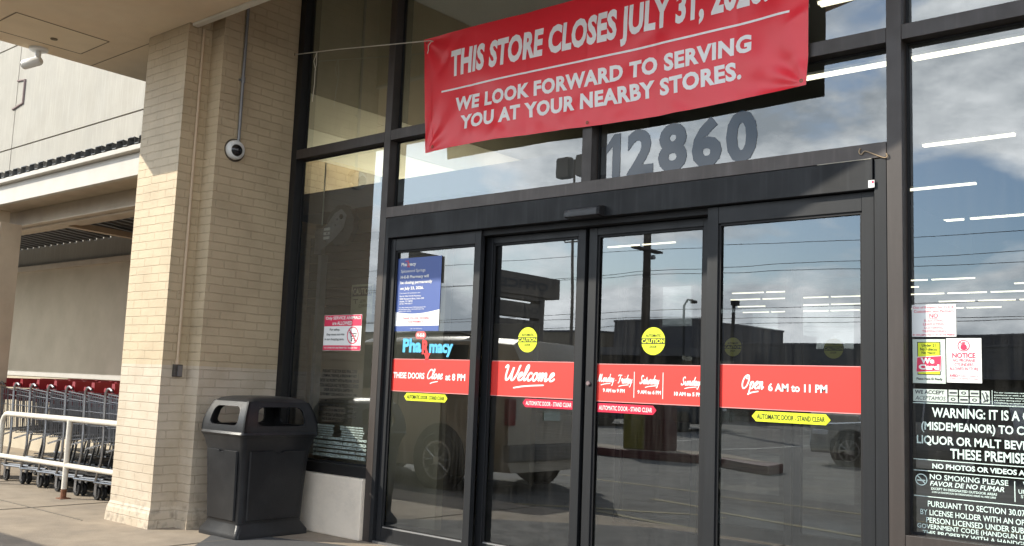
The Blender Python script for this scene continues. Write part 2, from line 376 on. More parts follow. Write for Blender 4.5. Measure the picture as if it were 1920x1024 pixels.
CUR = { # single-stroke cursive, x-height 1, cap height 1.9
 'W': (2.1, [[(0.0,1.5),(0.25,1.85),(0.4,1.6),(0.35,0.7),(0.5,0.05),(0.8,0.2),(1.1,0.9),(1.25,1.6),(1.2,0.7),(1.3,0.05),(1.6,0.15),(1.95,0.9),(2.1,1.7),(2.25,1.85)]]),
 'e': (0.8, [[(0.0,0.25),(0.3,0.45),(0.6,0.75),(0.5,1.0),(0.25,0.85),(0.15,0.4),(0.3,0.05),(0.6,0.1),(0.85,0.35)]]),
 'l': (0.55, [[(0.0,0.3),(0.3,0.9),(0.5,1.65),(0.38,1.9),(0.2,1.5),(0.15,0.5),(0.28,0.03),(0.6,0.35)]]),
 'c': (0.75, [[(0.65,0.8),(0.45,1.0),(0.2,0.75),(0.12,0.4),(0.3,0.03),(0.55,0.1),(0.8,0.35)]]),
 'o': (0.85, [[(0.5,1.0),(0.2,0.8),(0.12,0.35),(0.35,0.02),(0.65,0.3),(0.68,0.75),(0.5,1.0),(0.6,0.8),(0.9,0.8)]]),
 'm': (1.5, [[(0.05,0.8),(0.18,0.95),(0.2,0.5),(0.15,0.02),(0.3,0.6),(0.5,0.97),(0.62,0.7),(0.56,0.02),(0.72,0.6),(0.95,0.97),(1.08,0.7),(1.05,0.15),(1.2,0.03),(1.5,0.35)]]),
 'C': (1.3, [[(1.15,1.5),(0.95,1.85),(0.55,1.6),(0.25,1.0),(0.25,0.35),(0.6,0.03),(1.0,0.2),(1.3,0.5)]]),
 's': (0.7, [[(0.0,0.25),(0.3,0.7),(0.4,1.05),(0.45,0.7),(0.6,0.3),(0.4,0.02),(0.15,0.1)],[(0.4,0.03),(0.75,0.35)]]),
 'O': (1.6, [[(0.9,1.85),(0.4,1.5),(0.15,0.7),(0.45,0.05),(1.0,0.3),(1.3,1.1),(1.15,1.75),(0.8,1.7),(0.75,1.4),(1.1,1.35)]]),
 'p': (0.9, [[(0.05,0.4),(0.25,0.95),(0.18,0.2),(0.05,-0.8)],[(0.2,0.5),(0.45,0.95),(0.72,0.7),(0.6,0.1),(0.3,0.08)],[(0.55,0.06),(0.95,0.35)]]),
 'n': (1.0, [[(0.05,0.8),(0.18,0.95),(0.2,0.5),(0.15,0.02),(0.3,0.6),(0.55,0.97),(0.66,0.7),(0.62,0.15),(0.75,0.03),(1.0,0.35)]]),
 'M': (2.0, [[(0.0,0.1),(0.2,0.3),(0.45,1.2),(0.6,1.8),(0.65,1.0),(0.7,0.05),(1.0,1.0),(1.3,1.8),(1.3,0.8),(1.4,0.1),(1.7,0.1),(1.95,0.4)]]),
 'd': (0.9, [[(0.65,0.8),(0.4,1.0),(0.15,0.6),(0.2,0.08),(0.5,0.2),(0.75,1.0),(0.95,1.9),(0.75,0.9),(0.68,0.1),(0.95,0.3)]]),
 'a': (0.9, [[(0.65,0.8),(0.4,1.0),(0.15,0.6),(0.2,0.08),(0.5,0.2),(0.72,0.95),(0.68,0.3),(0.75,0.03),(0.98,0.35)]]),
 'y': (0.9, [[(0.05,0.9),(0.2,0.85),(0.18,0.2),(0.4,0.05),(0.65,0.5),(0.75,0.95),(0.6,0.0),(0.4,-0.75),(0.15,-0.6)],[(0.62,0.0),(0.95,0.35)]]),
 'F': (1.3, [[(0.05,1.5),(0.3,1.8),(1.35,1.75)],[(0.85,1.7),(0.7,0.9),(0.55,0.1),(0.2,0.1)],[(0.4,0.95),(1.1,1.0)]]),
 'r': (0.7, [[(0.0,0.4),(0.25,1.05),(0.35,0.85),(0.6,0.85),(0.5,0.3),(0.6,0.03),(0.8,0.35)]]),
 'i': (0.5, [[(0.05,0.4),(0.28,0.97),(0.2,0.2),(0.3,0.03),(0.55,0.35)],[(0.38,1.4),(0.42,1.5)]]),
 'S': (1.2, [[(1.1,1.5),(0.9,1.85),(0.5,1.6),(0.55,1.1),(0.85,0.6),(0.6,0.08),(0.2,0.1),(0.15,0.45)],[(0.6,0.06),(1.2,0.4)]]),
 't': (0.55, [[(0.05,0.4),(0.35,1.5),(0.2,0.4),(0.28,0.03),(0.58,0.35)],[(0.05,1.05),(0.6,1.1)]]),
 'u': (0.95, [[(0.1,0.95),(0.12,0.3),(0.3,0.03),(0.6,0.5),(0.7,0.97),(0.65,0.3),(0.75,0.03),(1.0,0.35)]]),
 '-': (0.7, [[(0.15,0.5),(0.55,0.52)]]), ' ': (0.45, []),
}
def smooth_path(p, k=5):
    if len(p) < 3: return [Vector((*q, 0)) for q in p]
    P = [Vector((*q, 0)) for q in p]; o = []
    for i in range(len(P)-1):
        a = P[max(i-1,0)]; b = P[i]; c = P[i+1]; d = P[min(i+2,len(P)-1)]
        for j in range(k):
            t = j/k
            o.append(0.5*((2*b) + (c-a)*t + (2*a-5*b+4*c-d)*t*t + (3*b-a-3*c+d)*t**3))
    o.append(P[-1]); return o
def cursive(mb, word, x0, x1, z0, z1, y, wgt=0.15, shear=0.25, rise=0.0, swash=None):
    """Brush-script lettering from hand-drawn strokes, fitted to the rectangle (x-height baseline to cap height)."""
    strokes = []; cx = 0
    for ch in word:
        adv, st = CUR[ch]
        for q in st: strokes.append([Vector((v.x+cx+shear*v.y, v.y, 0)) for v in smooth_path(q)])
        cx += adv
    sx = (x1-x0)/(cx+0.3); sz = (z1-z0)/1.9
    if swash:
        a, b, zz = swash
        strokes.append([v for v in smooth_path([(a*cx, zz-0.15), ((a*0.6+b*0.4)*cx, zz+0.12), (b*cx, zz+0.30)], 8)])
    eps = 0
    for st in strokes:
        n = len(st); k = len(mb.v)
        for i, p in enumerate(st):
            d = (st[min(i+1,n-1)] - st[max(i-1,0)]); d = d.normalized() if d.length > 0 else Vector((1,0,0))
            nn = Vector((-d.y, d.x, 0)); wv = wgt * (0.75 + 0.45*abs(d.y)) * (0.55 if i in (0, n-1) else 1.0)
            for sgn in (-1, 1):
                q = p + nn*wv*sgn; eps += 2.0e-6
                mb.v.append((x0+q.x*sx, y-eps, z0+q.y*sz + rise*q.x*sx))
        for i in range(n-1): mb.f.append((k+2*i, k+2*i+2, k+2*i+3, k+2*i+1))
    return mb

def disc(mb, cx, cz, rx, rz, y, n=40, r0=0.0):
    if r0 <= 0: return mb.poly_xz([(cx+rx*math.cos(2*PI*i/n), cz+rz*math.sin(2*PI*i/n)) for i in range(n)], y)
    k = len(mb.v)
    for i in range(n):
        c, s_ = math.cos(2*PI*i/n), math.sin(2*PI*i/n)
        mb.v += [(cx+rx*c, y, cz+rz*s_), (cx+rx*r0*c, y, cz+rz*r0*s_)]
    for i in range(n):
        j = (i+1) % n; mb.f.append((k+2*i, k+2*j, k+2*j+1, k+2*i+1))
    return mb
def seg(mb, a, b, wd, y):
    a = Vector(a); b = Vector(b); d = (b-a).normalized(); n = Vector((-d.y, d.x)) * wd/2
    return mb.poly_xz([tuple(a-n), tuple(b-n), tuple(b+n), tuple(a+n)], y)

# ================================================================== SETTING
def struct(mb, name, material, **k): return tag(mb.build(name, material, **k), kind='structure')
struct(MB().box(-90, 90, -120, -2.62, -0.6, -0.12), 'parking_lot', M_asphalt)
struct(MB().box(-14, 16, -2.60, 0.30, -0.6, 0.0).box(-14, -2.06, 0.30, 1.5, -0.6, 0.0), 'sidewalk', M_sidewalk)
struct(MB().prism([(-1.0,-0.62),(-0.15,-1.5),(1.0,-2.3),(3.2,-2.58),(7.5,-2.58),(7.5,-0.25),(0.1,-0.25)], 0.0, 0.004), 'ground_patch', M_ground_patch)  # thin dark sheet over the sidewalk in front of the doors
# sidewalk joints (score lines) as thin strips
jm = MB()
for x in (-5.2, -3.05, -0.62, 2.2, 4.6): jm.box(x, x+0.012, -2.58, -0.02 if x > -2 else 1.45, 0.0, 0.0045)
jm.box(-13.9, -2.1, -1.18, -1.168, 0.0, 0.0045)
struct(jm, 'sidewalk_joint', mat('joint_dirt', (0.16,0.14,0.11), 0.95))
# parking lot markings
lm = MB()
for x in (-30,-27,-24,-21,-18,-15,-12,-9,-6,-3,0,3,6): lm.box(x, x+0.1, -22, -16.8, -0.12, -0.116)
for x in (-30,-27,-24,-21,-18,-15,-12,-9,-6,-3,0,3,6): lm.box(x, x+0.1, -33, -28, -0.12, -0.116)
struct(lm, 'road_markings', M_white_line)
ym = MB()
def stripe(a, b, wd): 
    a = Vector(a); b = Vector(b); d = (b-a).normalized(); n = Vector((-d.y, d.x))*wd/2
    ym.prism([tuple(a+n), tuple(a-n), tuple(b-n), tuple(b+n)], -0.12, -0.116)
stripe((-0.6,-3.65), (2.6,-2.95), 0.11); stripe((-0.9,-5.3), (3.4,-4.2), 0.11); stripe((-2.6,-2.75),(0.6,-4.6),0.11); stripe((-3.6,-6.9),(3.5,-6.2),0.1)
struct(ym, 'fire_lane_markings', M_yellow_line)
# red-painted kerb island in the lot
isl = tag(MB().prism([(-9.5,-12.6),(-3.4,-12.6),(-1.9,-11.5),(-1.75,-10.6),(-3.4,-11.5),(-9.5,-11.4)], -0.12, 0.05).build('kerb_island', M_red_kerb, bevel=0.02), kind='structure')
struct(MB().prism([(-9.4,-12.5),(-3.45,-12.5),(-2.1,-11.5),(-3.45,-11.6),(-9.4,-11.5)], 0.05, 0.056), 'island_paving', M_sidewalk)

# ------------------------------------------------------------------ brick pier (painted)
def brick_strip(path, zs, flare):
    vs, fs, uvs = [], [], []
    u = 0.0; us = [0.0]
    for i in range(1, len(path)): u += math.dist(path[i-1], path[i]); us.append(u)
    n = len(path)
    for zi, z in enumerate(zs):
        for i, (x, y) in enumerate(path):
            px, py = path[max(i-1,0)]; qx, qy = path[min(i+1,n-1)]
            n1 = Vector((y-py, -(x-px))) ; n2 = Vector((qy-y, -(qx-x)))
            nn = Vector((0,0))
            for q in (n1, n2):
                if q.length > 1e-6: nn += q.normalized()
            off = nn * flare[zi]
            vs.append((x+off.x, y+off.y, z))
    for zi in range(len(zs)-1):
        for i in range(n-1):
            fs.append((zi*n+i, zi*n+i+1, (zi+1)*n+i+1, (zi+1)*n+i))
            uvs += [(us[i], zs[zi]), (us[i+1], zs[zi]), (us[i+1], zs[zi+1]), (us[i], zs[zi+1])]
    return vs, fs, uvs
ppath = [(-2.056, 1.49), (-2.056, -0.972), (-1.415, -0.972), (-1.415, -0.750), (-1.229, -0.750), (-1.229, 0.10)]
vs, fs, uvs = brick_strip(ppath, [-0.05, 0.055, 0.11, 0.16, 5.5], [0.028, 0.022, 0.016, 0.0, 0.0])
me = bpy.data.meshes.new('brick_pier'); me.from_pydata(vs, [], fs); me.update()
ul = me.uv_layers.new(name='UVMap')
for i, q in enumerate(uvs): ul.data[i].uv = (q[0] + 0.06, q[1])
me.materials.append(M_brick)
pier = bpy.data.objects.new('brick_pier', me); C.collection.objects.link(pier)
tag(pier, 'cream painted brick pier stepped towards the store glass', 'brick pier', kind='thing')

# ------------------------------------------------------------------ canopy
can = thing('entrance_canopy', 'tan stucco canopy soffit over the store entrance with a seamed access panel', 'canopy')
cpoly = [(-3.28,-2.46),(0.48,-2.46),(2.17,-1.86),(4.2,-1.13),(4.2,-0.92),(-1.40,-0.92),(-1.40,-0.974),(-2.058,-0.974),(-2.058,1.48),(-3.28,1.48)]
MB().prism(cpoly, 4.14, 5.9).build('soffit', M_soffit, can)
MB().prism([(-1.40,-0.92),(4.2,-0.92),(4.2,0.6),(-1.40,0.6)], 5.5, 5.9).build('roof_slab', M_soffit, can)
MB().box(-1.395, 4.2, -0.955, -0.90, 4.115, 4.1385).build('drip_trim', M_trim, can, bevel=0.004)
ap = MB()
pa = [(-2.43,-1.95),(-2.45,-1.14),(-3.0,-1.13),(-3.02,-1.95)]
for i in range(4):
    a = Vector(pa[i]); b = Vector(pa[(i+1)%4]); d = (b-a).normalized(); n = Vector((-d.y,d.x))*0.005
    ap.prism([tuple(a+n),tuple(a-n),tuple(b-n),tuple(b+n)], 4.1365, 4.1395)
ap.box(-3.27, -2.07, -0.905, -0.899, 4.137, 4.1395)
ap.build('panel_seam', mat('brown_seam', (0.20,0.15,0.10), 0.9), can)  # dark brown strips mark the panel seams
MB().prism(pa[::-1], 4.138, 4.1396).build('access_panel', mat('patched_stucco', (0.80,0.66,0.47), 0.85, var=0.1, vscale=5, bump=0.3, bscale=70), can)

# ------------------------------------------------------------------ neighbouring tilt-up wall + corral shelter
tw = thing('concrete_building', 'pale sunlit concrete panel building wall with thin seams behind the cart shelter', 'building')
wm_ = MB()
xs = [-40, -22.0, -11.02, -2.06]; zs_ = [-0.1, 4.86, 6.70, 9.5]
for i in range(3):
    for j in range(3): wm_.box(xs[i]+0.012, xs[i+1]-0.012 if i < 2 else xs[i+1]+0.0, 1.5, 1.8, zs_[j]+0.012, zs_[j+1]-0.012)
wm_.build('wall_panel', M_concrete_wall, tw)
MB().box(-40, -2.07, 1.53, 1.79, -0.2, 9.4).build('wall_seam', M_seam, tw)
lp = MB().tube([(-11.10,1.49,5.55),(-10.72,1.49,5.60),(-10.72,1.49,6.0),(-11.0,1.49,6.03)], 0.022, 6)
lp.build('wall_loop_line', M_seam, tw)  # thin dark rectangular line on the wall face
MB().box(-14, -2.06, 1.46, 1.5, 1.10, 1.165).build('wall_ledge', M_pale_metal, tw)
MB().box(-14, -2.06, 1.44, 1.5, 2.72, 2.80).build('upper_ledge', M_tan_metal, tw)
MB().box(-14, -2.06, 1.475, 1.499, 0.0, 2.72).build('back_wall', mat('dingy_cream_plaster', (0.52,0.45,0.335), 0.85, var=0.25, vscale=2.5, v2amt=0.3, var2=(0.38,0.32,0.24), v2scale=1.2), tw)

sh = thing('cart_shelter', 'cream steel cart shelter with a corrugated deck roof beside the brick pier', 'cart shelter', (-4.5,-0.7,0))
def S(mb): mb.v = [(x+4.5, y+0.7, z) for x, y, z in mb.v]; return mb
x0, x1 = -16.0, -2.06
S(MB().box(x0, x1, -0.72, -0.66, 3.02, 3.235)).build('front_beam', M_pale_metal, sh, bevel=0.004)
S(MB().box(x0, x1, -0.79, -0.655, 3.237, 3.285)).build('beam_trim', M_pale_metal, sh, bevel=0.006)
S(MB().box(x0, x1, -0.655, -0.28, 3.06, 3.08)).build('beam_soffit', M_tan_metal, sh)
S(MB().box(x0, x1, -0.27, -0.25, 2.86, 3.14).box(x0, x1, -0.34, -0.272, 2.86, 2.875)).build('channel_beam', M_tan_metal, sh)
S(MB().box(x0, x1, -0.245, -0.12, 2.84, 2.86)).build('beam_plate', M_tan_metal, sh)
# corrugated deck: trapezoid flutes running back from the front edge
dk = MB(); pitch = 0.205; nfl = int((x1-x0)/pitch)
pts = []
for i in range(nfl):
    a = x0 + i*pitch
    pts += [(a,3.290),(a+0.045,3.290),(a+0.055,3.352),(a+0.170,3.352),(a+0.180,3.290)]
pts.append((x0+nfl*pitch,3.290))
y0d, y1d, drop = -0.80, 1.49, 0.20
k = len(dk.v)
for (a, z) in pts: dk.v += [(a, y0d, z), (a, y1d, z-drop), (a, y0d, z+0.005), (a, y1d, z-drop+0.005)]
for i in range(len(pts)-1):
    p = 4*i; q = 4*(i+1); dk.f += [(p, q, q+1, p+1), (p+2, p+3, q+3, q+2), (p, p+2, q+2, q)]
S(dk).build('roof_deck', M_deck, sh, fixn=False)
S(MB().box(x0, x1, 0.50, 0.58, 3.04, 3.12)).build('purlin', M_tan_metal, sh)
S(MB().hexa([(-6.45,-0.12,3.03),(-6.33,-0.12,3.03),(-6.33,1.45,2.98),(-6.45,1.45,2.98),(-6.45,-0.12,3.10),(-6.33,-0.12,3.10),(-6.33,1.45,3.05),(-6.45,1.45,3.05)])).build('cross_beam', M_tan_metal, sh)
S(MB().hexa([(-3.95,-0.12,3.05),(-3.83,-0.12,3.05),(-3.83,1.45,2.98),(-3.95,1.45,2.98),(-3.95,-0.12,3.12),(-3.83,-0.12,3.12),(-3.83,1.45,3.04),(-3.95,1.45,3.04)])).build('cross_beam', M_tan_metal, sh)
S(MB().box(-6.23, -5.91, -0.70, -0.68, 0, 3.02).box(-5.93, -5.91, -0.678, -0.45, 0, 3.02)).build('post', M_tan_metal, sh, bevel=0.003)
S(MB().box(-5.87, -5.63, -0.66, -0.645, 0, 2.84).box(-5.645, -5.63, -0.643, -0.42, 0, 2.84).box(-5.885, -5.87, -0.70, -0.645, 0, 2.84)).build('post', M_tan_metal, sh, bevel=0.003)

# guard rail
gr = thing('guard_rail', 'white pipe guard rail with rust at its foot in front of the shopping carts', 'guard rail', (-3.51,-0.672,0))
def G(mb): mb.v = [(x+3.51, y+0.672, z) for x, y, z in mb.v]; return mb
arc = [(-4.90+0.10*0, -0.672, 0.735)]
bend = [(-4.90-0.12*math.sin(t), -0.672, 0.615+0.12*math.cos(t)) for t in [i*PI/12 for i in range(7)]]
G(MB().tube([(-2.06,-0.672,0.755),(-3.5,-0.672,0.748)] + bend + [(-5.02,-0.672,0.0)], 0.027, 10)).build('top_rail', M_white_paint, gr, smooth=True)
G(MB().tube([(-2.06,-0.672,0.325),(-5.0,-0.672,0.295)], 0.025, 10)).build('lower_rail', M_white_paint, gr, smooth=True)
ps = G(MB().tube([(-3.51,-0.672,0.09),(-3.51,-0.672,0.735)], 0.026, 10)); po = ps.build('post', M_white_paint, gr, smooth=True)
G(MB().tube([(-3.51,-0.672,0.0),(-3.51,-0.672,0.09)], 0.0268, 10).box(-3.56,-3.46,-0.72,-0.62,0,0.008)).build('rusty_foot', mat('rust', (0.22,0.09,0.045), 0.85, var=0.6, vscale=40), po)

# ------------------------------------------------------------------ store front frame (one assembly)
sf = thing('storefront_frame', 'tall bronze storefront window frame holding the fixed panes around the doors', 'storefront', (1.98,0,0))
def F(mb): mb.v = [(x-1.98, y, z) for x, y, z in mb.v]; return mb
D = 0.115           # frame depth; glass at y = 0.09
ZT, ZU, ZBl, ZBu, TOP = 3.145, 3.228, 2.511, 2.596, 5.0
XL, XA, XB, XC = -1.229, 0.0, 0.073, 3.997
XD = 4.076
GY = 0.09
def part(mb, nm, mt, **k): return F(mb).build(nm, mt, sf, **k)
part(MB().box(XA, XB, 0, D, 0.0, TOP), 'mullion', M_bronze, bevel=0.002)
part(MB().box(XC, XD, 0, D, 0.0, TOP), 'mullion', M_bronze, bevel=0.002)
part(MB().box(6.10, 6.18, 0, D, 0.56, TOP), 'mullion', M_bronze, bevel=0.002)
part(MB().box(1.982, 2.060, 0, D, ZBu, ZT), 'mullion', M_bronze, bevel=0.002)
part(MB().box(XL+0.003, -1.15, 0.004, D, 0.47, TOP), 'jamb', M_bronze_shade, bevel=0.002)
part(MB().box(-1.148, XA-0.002, 0, D, ZT-0.006, ZU-0.006), 'transom', M_bronze, bevel=0.002)
part(MB().box(XB+0.002, XC-0.002, 0, D, ZT, ZU), 'transom', M_bronze, bevel=0.002)
part(MB().box(XD+0.002, 6.098, 0, D, ZT, ZU), 'transom', M_bronze, bevel=0.002)
part(MB().box(XB+0.002, XC-0.002, -0.004, D, ZBl+0.002, ZBu), 'transom', mat('sun_faded_bronze', (0.082,0.067,0.060), 0.45, 0.0, var=0.3, vscale=6, streak=0.3), bevel=0.002)
part(MB().box(-1.148, XA-0.002, 0.0, D, 0.47, 0.552), 'sill', M_bronze_shade, bevel=0.002)
part(MB().box(XD+0.002, 6.098, 0, D, 0.475, 0.556), 'sill', M_bronze, bevel=0.002)
part(MB().box(XL+0.003, 6.18, 0, D, TOP+0.002, 5.49), 'head', M_bronze, bevel=0.002)
# gaskets round the panes
def gask(x0, x1, z0, z1, w=0.012):
    g = MB().box(x0, x0+w, GY-0.012, GY-0.002, z0, z1).box(x1-w, x1, GY-0.012, GY-0.002, z0, z1).box(x0+w, x1-w, GY-0.012, GY-0.002, z1-w, z1).box(x0+w, x1-w, GY-0.012, GY-0.002, z0, z0+w)
    return g
gk = MB()
panes = [(-1.148,XA,0.552,ZT-0.006),(-1.148,XA,ZU-0.006,TOP),(XB,1.982,ZBu,ZT),(2.060,XC,ZBu,ZT),(XB,XC,ZU,TOP),(XD,6.10,0.556,ZT),(XD,6.10,ZU,TOP)]
for p in panes:
    g = gask(*p); gk.add(g.v, g.f)
part(gk, 'gasket', M_rubber)
for p in panes: part(MB().quad_xz(p[0]+0.001, p[1]-0.001, p[2]+0.001, p[3]-0.001, GY), 'glass_pane', M_glass, fixn=False)

tag(MB().box(-1.225, 0.0, -0.032, 0.16, 0.0, 0.467).build('knee_wall', M_kneewall, bevel=0.012), 'low white painted block wall under the left window behind the trash can', 'low wall', kind='thing')
tag(MB().box(XD, 6.18, 0.004, 0.16, 0.0, 0.473).build('knee_wall', M_kneewall, bevel=0.012), 'low white painted wall under the right window', 'low wall', kind='thing')
struct(MB().box(6.18, 16, -0.05, 0.3, 0, 6), 'store_wall', M_brick)
struct(MB().box(-2.0, 16, 0.31, 0.6, 5.5, 6.2), 'parapet_wall', M_soffit)

# ------------------------------------------------------------------ automatic doors
hd = thing('door_header', 'dark weathered header box above the automatic doors', 'door header', (2.03,0,0))
def H(mb, x=2.03): mb.v = [(a-x, b, c) for a, b, c in mb.v]; return mb
H(MB().box(0.115, 3.925, -0.012, 0.20, 2.345, ZBl-0.003)).build('cover', M_head, hd, bevel=0.003)
H(MB().box(XB+0.003, 0.112, 0.0, 0.10, 0.0, ZBl-0.003)).build('jamb', M_char, hd, bevel=0.002)
H(MB().box(3.930, XC-0.003, 0.0, 0.10, 0.0, ZBl-0.003)).build('jamb', M_char, hd, bevel=0.002)
H(MB().box(0.115, 3.925, 0.05, 0.20, 2.305, 2.343)).build('track', M_rubber, hd)
lb = H(MB().quad_xz(3.903, 3.936, 2.352, 2.392, -0.0135)); lbo = lb.build('maker_label', V_white, hd, fixn=False)
H(MB().quad_xz(3.922, 3.933, 2.374, 2.388, -0.0142)).build('red_square', V_print, lbo, fixn=False)
# caulk smears along the top joint
H(MB().box(3.62, 3.92, -0.0135, -0.010, 2.5085, 2.5125)  ).build('caulk', mat('caulk', (0.40,0.37,0.30), 0.8), hd)

def leaf(nm, label, cat, x0, x1, y, gx0, gx1, gz0, gz1, ztop):
    """One framed glass leaf: stiles, rails and pane; y is its front face."""
    t = thing(nm, label, cat, ((x0+x1)/2, y, 0)); cx = (x0+x1)/2
    L = lambda mb: setattr(mb, 'v', [(a-cx, b-y, c) for a, b, c in mb.v]) or mb
    d = 0.045
    L(MB().box(x0, gx0-0.006, y, y+d, 0.02, ztop)).build('stile', M_char, t, bevel=0.003)
    L(MB().box(gx1+0.006, x1, y, y+d, 0.02, ztop)).build('stile', M_char, t, bevel=0.003)
    L(MB().box(gx0-0.005, gx1+0.005, y+0.002, y+d, gz1+0.006, ztop)).build('top_rail', M_char, t, bevel=0.003)
    L(MB().box(gx0-0.005, gx1+0.005, y+0.002, y+d, 0.02, gz0-0.006)).build('bottom_rail', M_char, t, bevel=0.003)
    g = MB()
    w = 0.008
    for a in ((gx0-0.006, gx0+w, gz0, gz1), (gx1-w, gx1+0.006, gz0, gz1), (gx0+w, gx1-w, gz1-w, gz1+0.006), (gx0+w, gx1-w, gz0-0.006, gz0+w)):
        g.box(a[0], a[1], y+0.012, y+0.022, a[2], a[3])
    L(g).build('gasket', M_rubber, t)
    L(MB().box(gx0+w, gx1-w, y+0.004, y+0.012, gz0-0.006, gz0+0.002)).build('glazing_bead', mat('bright_aluminium', (0.6,0.61,0.62), 0.3, 0.8), t)
    L(MB().quad_xz(gx0, gx1, gz0, gz1, y+0.03)).build('glass_pane', M_glass, t, fixn=False)
    return t
YF, YS = 0.030, 0.120
YGF, YGS = YF+0.03, YS+0.03
leaf('sidelite', 'fixed glass side panel with the pharmacy closing poster', 'glass panel', 0.116, 1.076, YF, 0.175, 1.012, 0.125, 2.240, 2.341)
leaf('sidelite', 'fixed glass side panel with the big opening hours strip', 'glass panel', 2.918, 3.918, YF, 2.995, 3.846, 0.125, 2.232, 2.341)
sl = leaf('sliding_door', 'sliding glass door leaf with the welcome strip', 'sliding door', 1.050, 1.948, YS, 1.120, 1.880, 0.125, 2.246, 2.300)
sr = leaf('sliding_door', 'sliding glass door leaf with the weekday hours strip', 'sliding door', 1.980, 2.900, YS, 2.050, 2.835, 0.125, 2.242, 2.300)
lk = MB().lathe([(0.016,0.0),(0.016,-0.010),(0.012,-0.014)], (2.008-2.44, 0.0, 1.262), 'y', 14)
lk.build('lock_cylinder', mat('lock_rose', (0.32,0.24,0.24), 0.3, 0.6), sr, smooth=True)
# threshold
struct(MB().box(0.115, 3.925, 0.0, 0.26, 0.0, 0.018), 'door_threshold', mat('threshold_metal', (0.25,0.25,0.25), 0.4, 0.7, var=0.3))
# motion sensor
ms = thing('motion_sensor', 'black wedge shaped motion sensor on the header above the sliding doors', 'sensor', (2.04,-0.012,2.375))
sb = MB(); secs = [(-0.150,0.55),(-0.142,0.82),(-0.12,0.97),(-0.09,1.0),(0.13,1.0)]
prof = [(0.0,0.036),(-0.03,0.036),(-0.062,0.022),(-0.070,0.0),(-0.066,-0.024),(-0.03,-0.032),(0.0,-0.032)]
for x, s_ in secs:
    for (yy, zz) in prof: sb.v.append((x, yy*s_, zz*s_))
n_ = len(prof)
for i in range(len(secs)-1):
    for j in range(n_): sb.f.append((i*n_+j, i*n_+(j+1)%n_, (i+1)*n_+(j+1)%n_, (i+1)*n_+j))
sb.f.append(tuple(range(n_))); sb.f.append(tuple((len(secs)-1)*n_+j for j in reversed(range(n_))))
sb.build('housing', mat('grey_black_plastic', (0.05,0.052,0.056), 0.45, var=0.3), ms, smooth=True)
ec = MB(); 
for x, s_ in ((0.132,1.04),(0.155,1.0)):
    for (yy, zz) in prof: ec.v.append((x, yy*s_, zz*s_))
for j in range(n_): ec.f.append((j, (j+1)%n_, n_+(j+1)%n_, n_+j))
ec.f.append(tuple(range(n_))); ec.f.append(tuple(n_+j for j in reversed(range(n_))))
ec.build('end_cap', M_rubber, ms)
# bent wire hook at the right end of the transom
tag(MB().tube(smooth_path([(3.86,2.565),(3.855,2.55),(3.865,2.54),(3.88,2.555),(3.93,2.535),(3.985,2.508),(4.0,2.515),(4.0,2.53)],4) and [(v.x, -0.010, v.y) for v in smooth_path([(3.86,2.575),(3.852,2.555),(3.865,2.54),(3.885,2.556),(3.93,2.535),(3.985,2.508),(4.003,2.513),(3.998,2.53)],4)], 0.0035, 6).build('wire_hook', mat('brass_wire', (0.30,0.22,0.14), 0.4, 0.8), smooth=True),
    'bent brass wire hook at the right end of the bronze transom', 'wire hook')

# ================================================================== STORE INTERIOR (seen through the glass)
M_floor_in = mat('store_floor', (0.10,0.097,0.09), 0.35, var=0.2, vscale=2)
M_dark_wall = mat('dark_store_wall', (0.10,0.10,0.10), 0.8, var=0.2)
M_ceil = mat('store_ceiling_tile', (0.11,0.115,0.12), 0.9)
M_cream_in = mat('cream_bulkhead', (0.80,0.76,0.60), 0.7, var=0.05)
M_tan_in = mat('tan_partition', (0.70,0.61,0.43), 0.8, var=0.2, vscale=3)
struct(MB().box(-2.04, 16, 0.31, 32, -0.3, 0.0).box(-25, -2.06, 1.82, 32, -0.3, 0.0), 'store_floor', M_floor_in)
struct(MB().box(-2.0, 16, 0.61, 32, 5.5, 5.7).box(-25, -2.01, 1.96, 32, 5.5, 5.7), 'store_ceiling', M_ceil)
struct(MB().box(-25, 16, 32, 32.2, 0.0, 5.5), 'store_back_wall', M_dark_wall)
struct(MB().box(-25.2, -25, 1.81, 32, 0.0, 5.5).box(-25, -2.07, 1.81, 1.95, 0, 5.5), 'store_side_wall', M_dark_wall)
struct(MB().box(16, 16.2, 0.31, 32, 0.0, 5.5), 'store_side_wall', M_dark_wall)
bh = tag(MB().box(-2.05, -1.95, 0.32, 7.0, 4.066, 5.49).build('bulkhead', mat('olive_bulkhead', (0.20,0.175,0.12), 0.8, var=0.2)), 'tall drywall bulkhead inside the store beyond the upper left panes', 'bulkhead', kind='thing')
MB().box(-2.05, -1.945, 0.32, 7.0, 3.704, 4.063).build('middle_band', mat('khaki_bulkhead', (0.55,0.50,0.38), 0.8, var=0.2, vscale=2.5), bh)
MB().box(-2.05, -1.94, 0.32, 7.0, 3.434, 3.701).build('lower_band', M_cream_in, bh)
struct(MB().box(-1.9, 3.0, 0.45, 5.4, 2.75, 2.95), 'vestibule_ceiling', mat('vestibule_soffit', (0.16,0.165,0.17), 0.9))
pw = tag(MB().box(-1.9, -0.06, 0.85, 0.93, 0.0, 2.74).build('partition', M_tan_in, bevel=0.004), 'tan partition standing inside behind the left window', 'partition', kind='thing')
tag(MB().box(-4.2, -2.1, 4.6, 4.7, 0.0, 2.05).build('partition', mat('grey_beige_partition', (0.50,0.47,0.40), 0.8, var=0.15)), 'pale beige waist wall inside the vestibule beyond the sliding doors', 'partition', kind='thing')
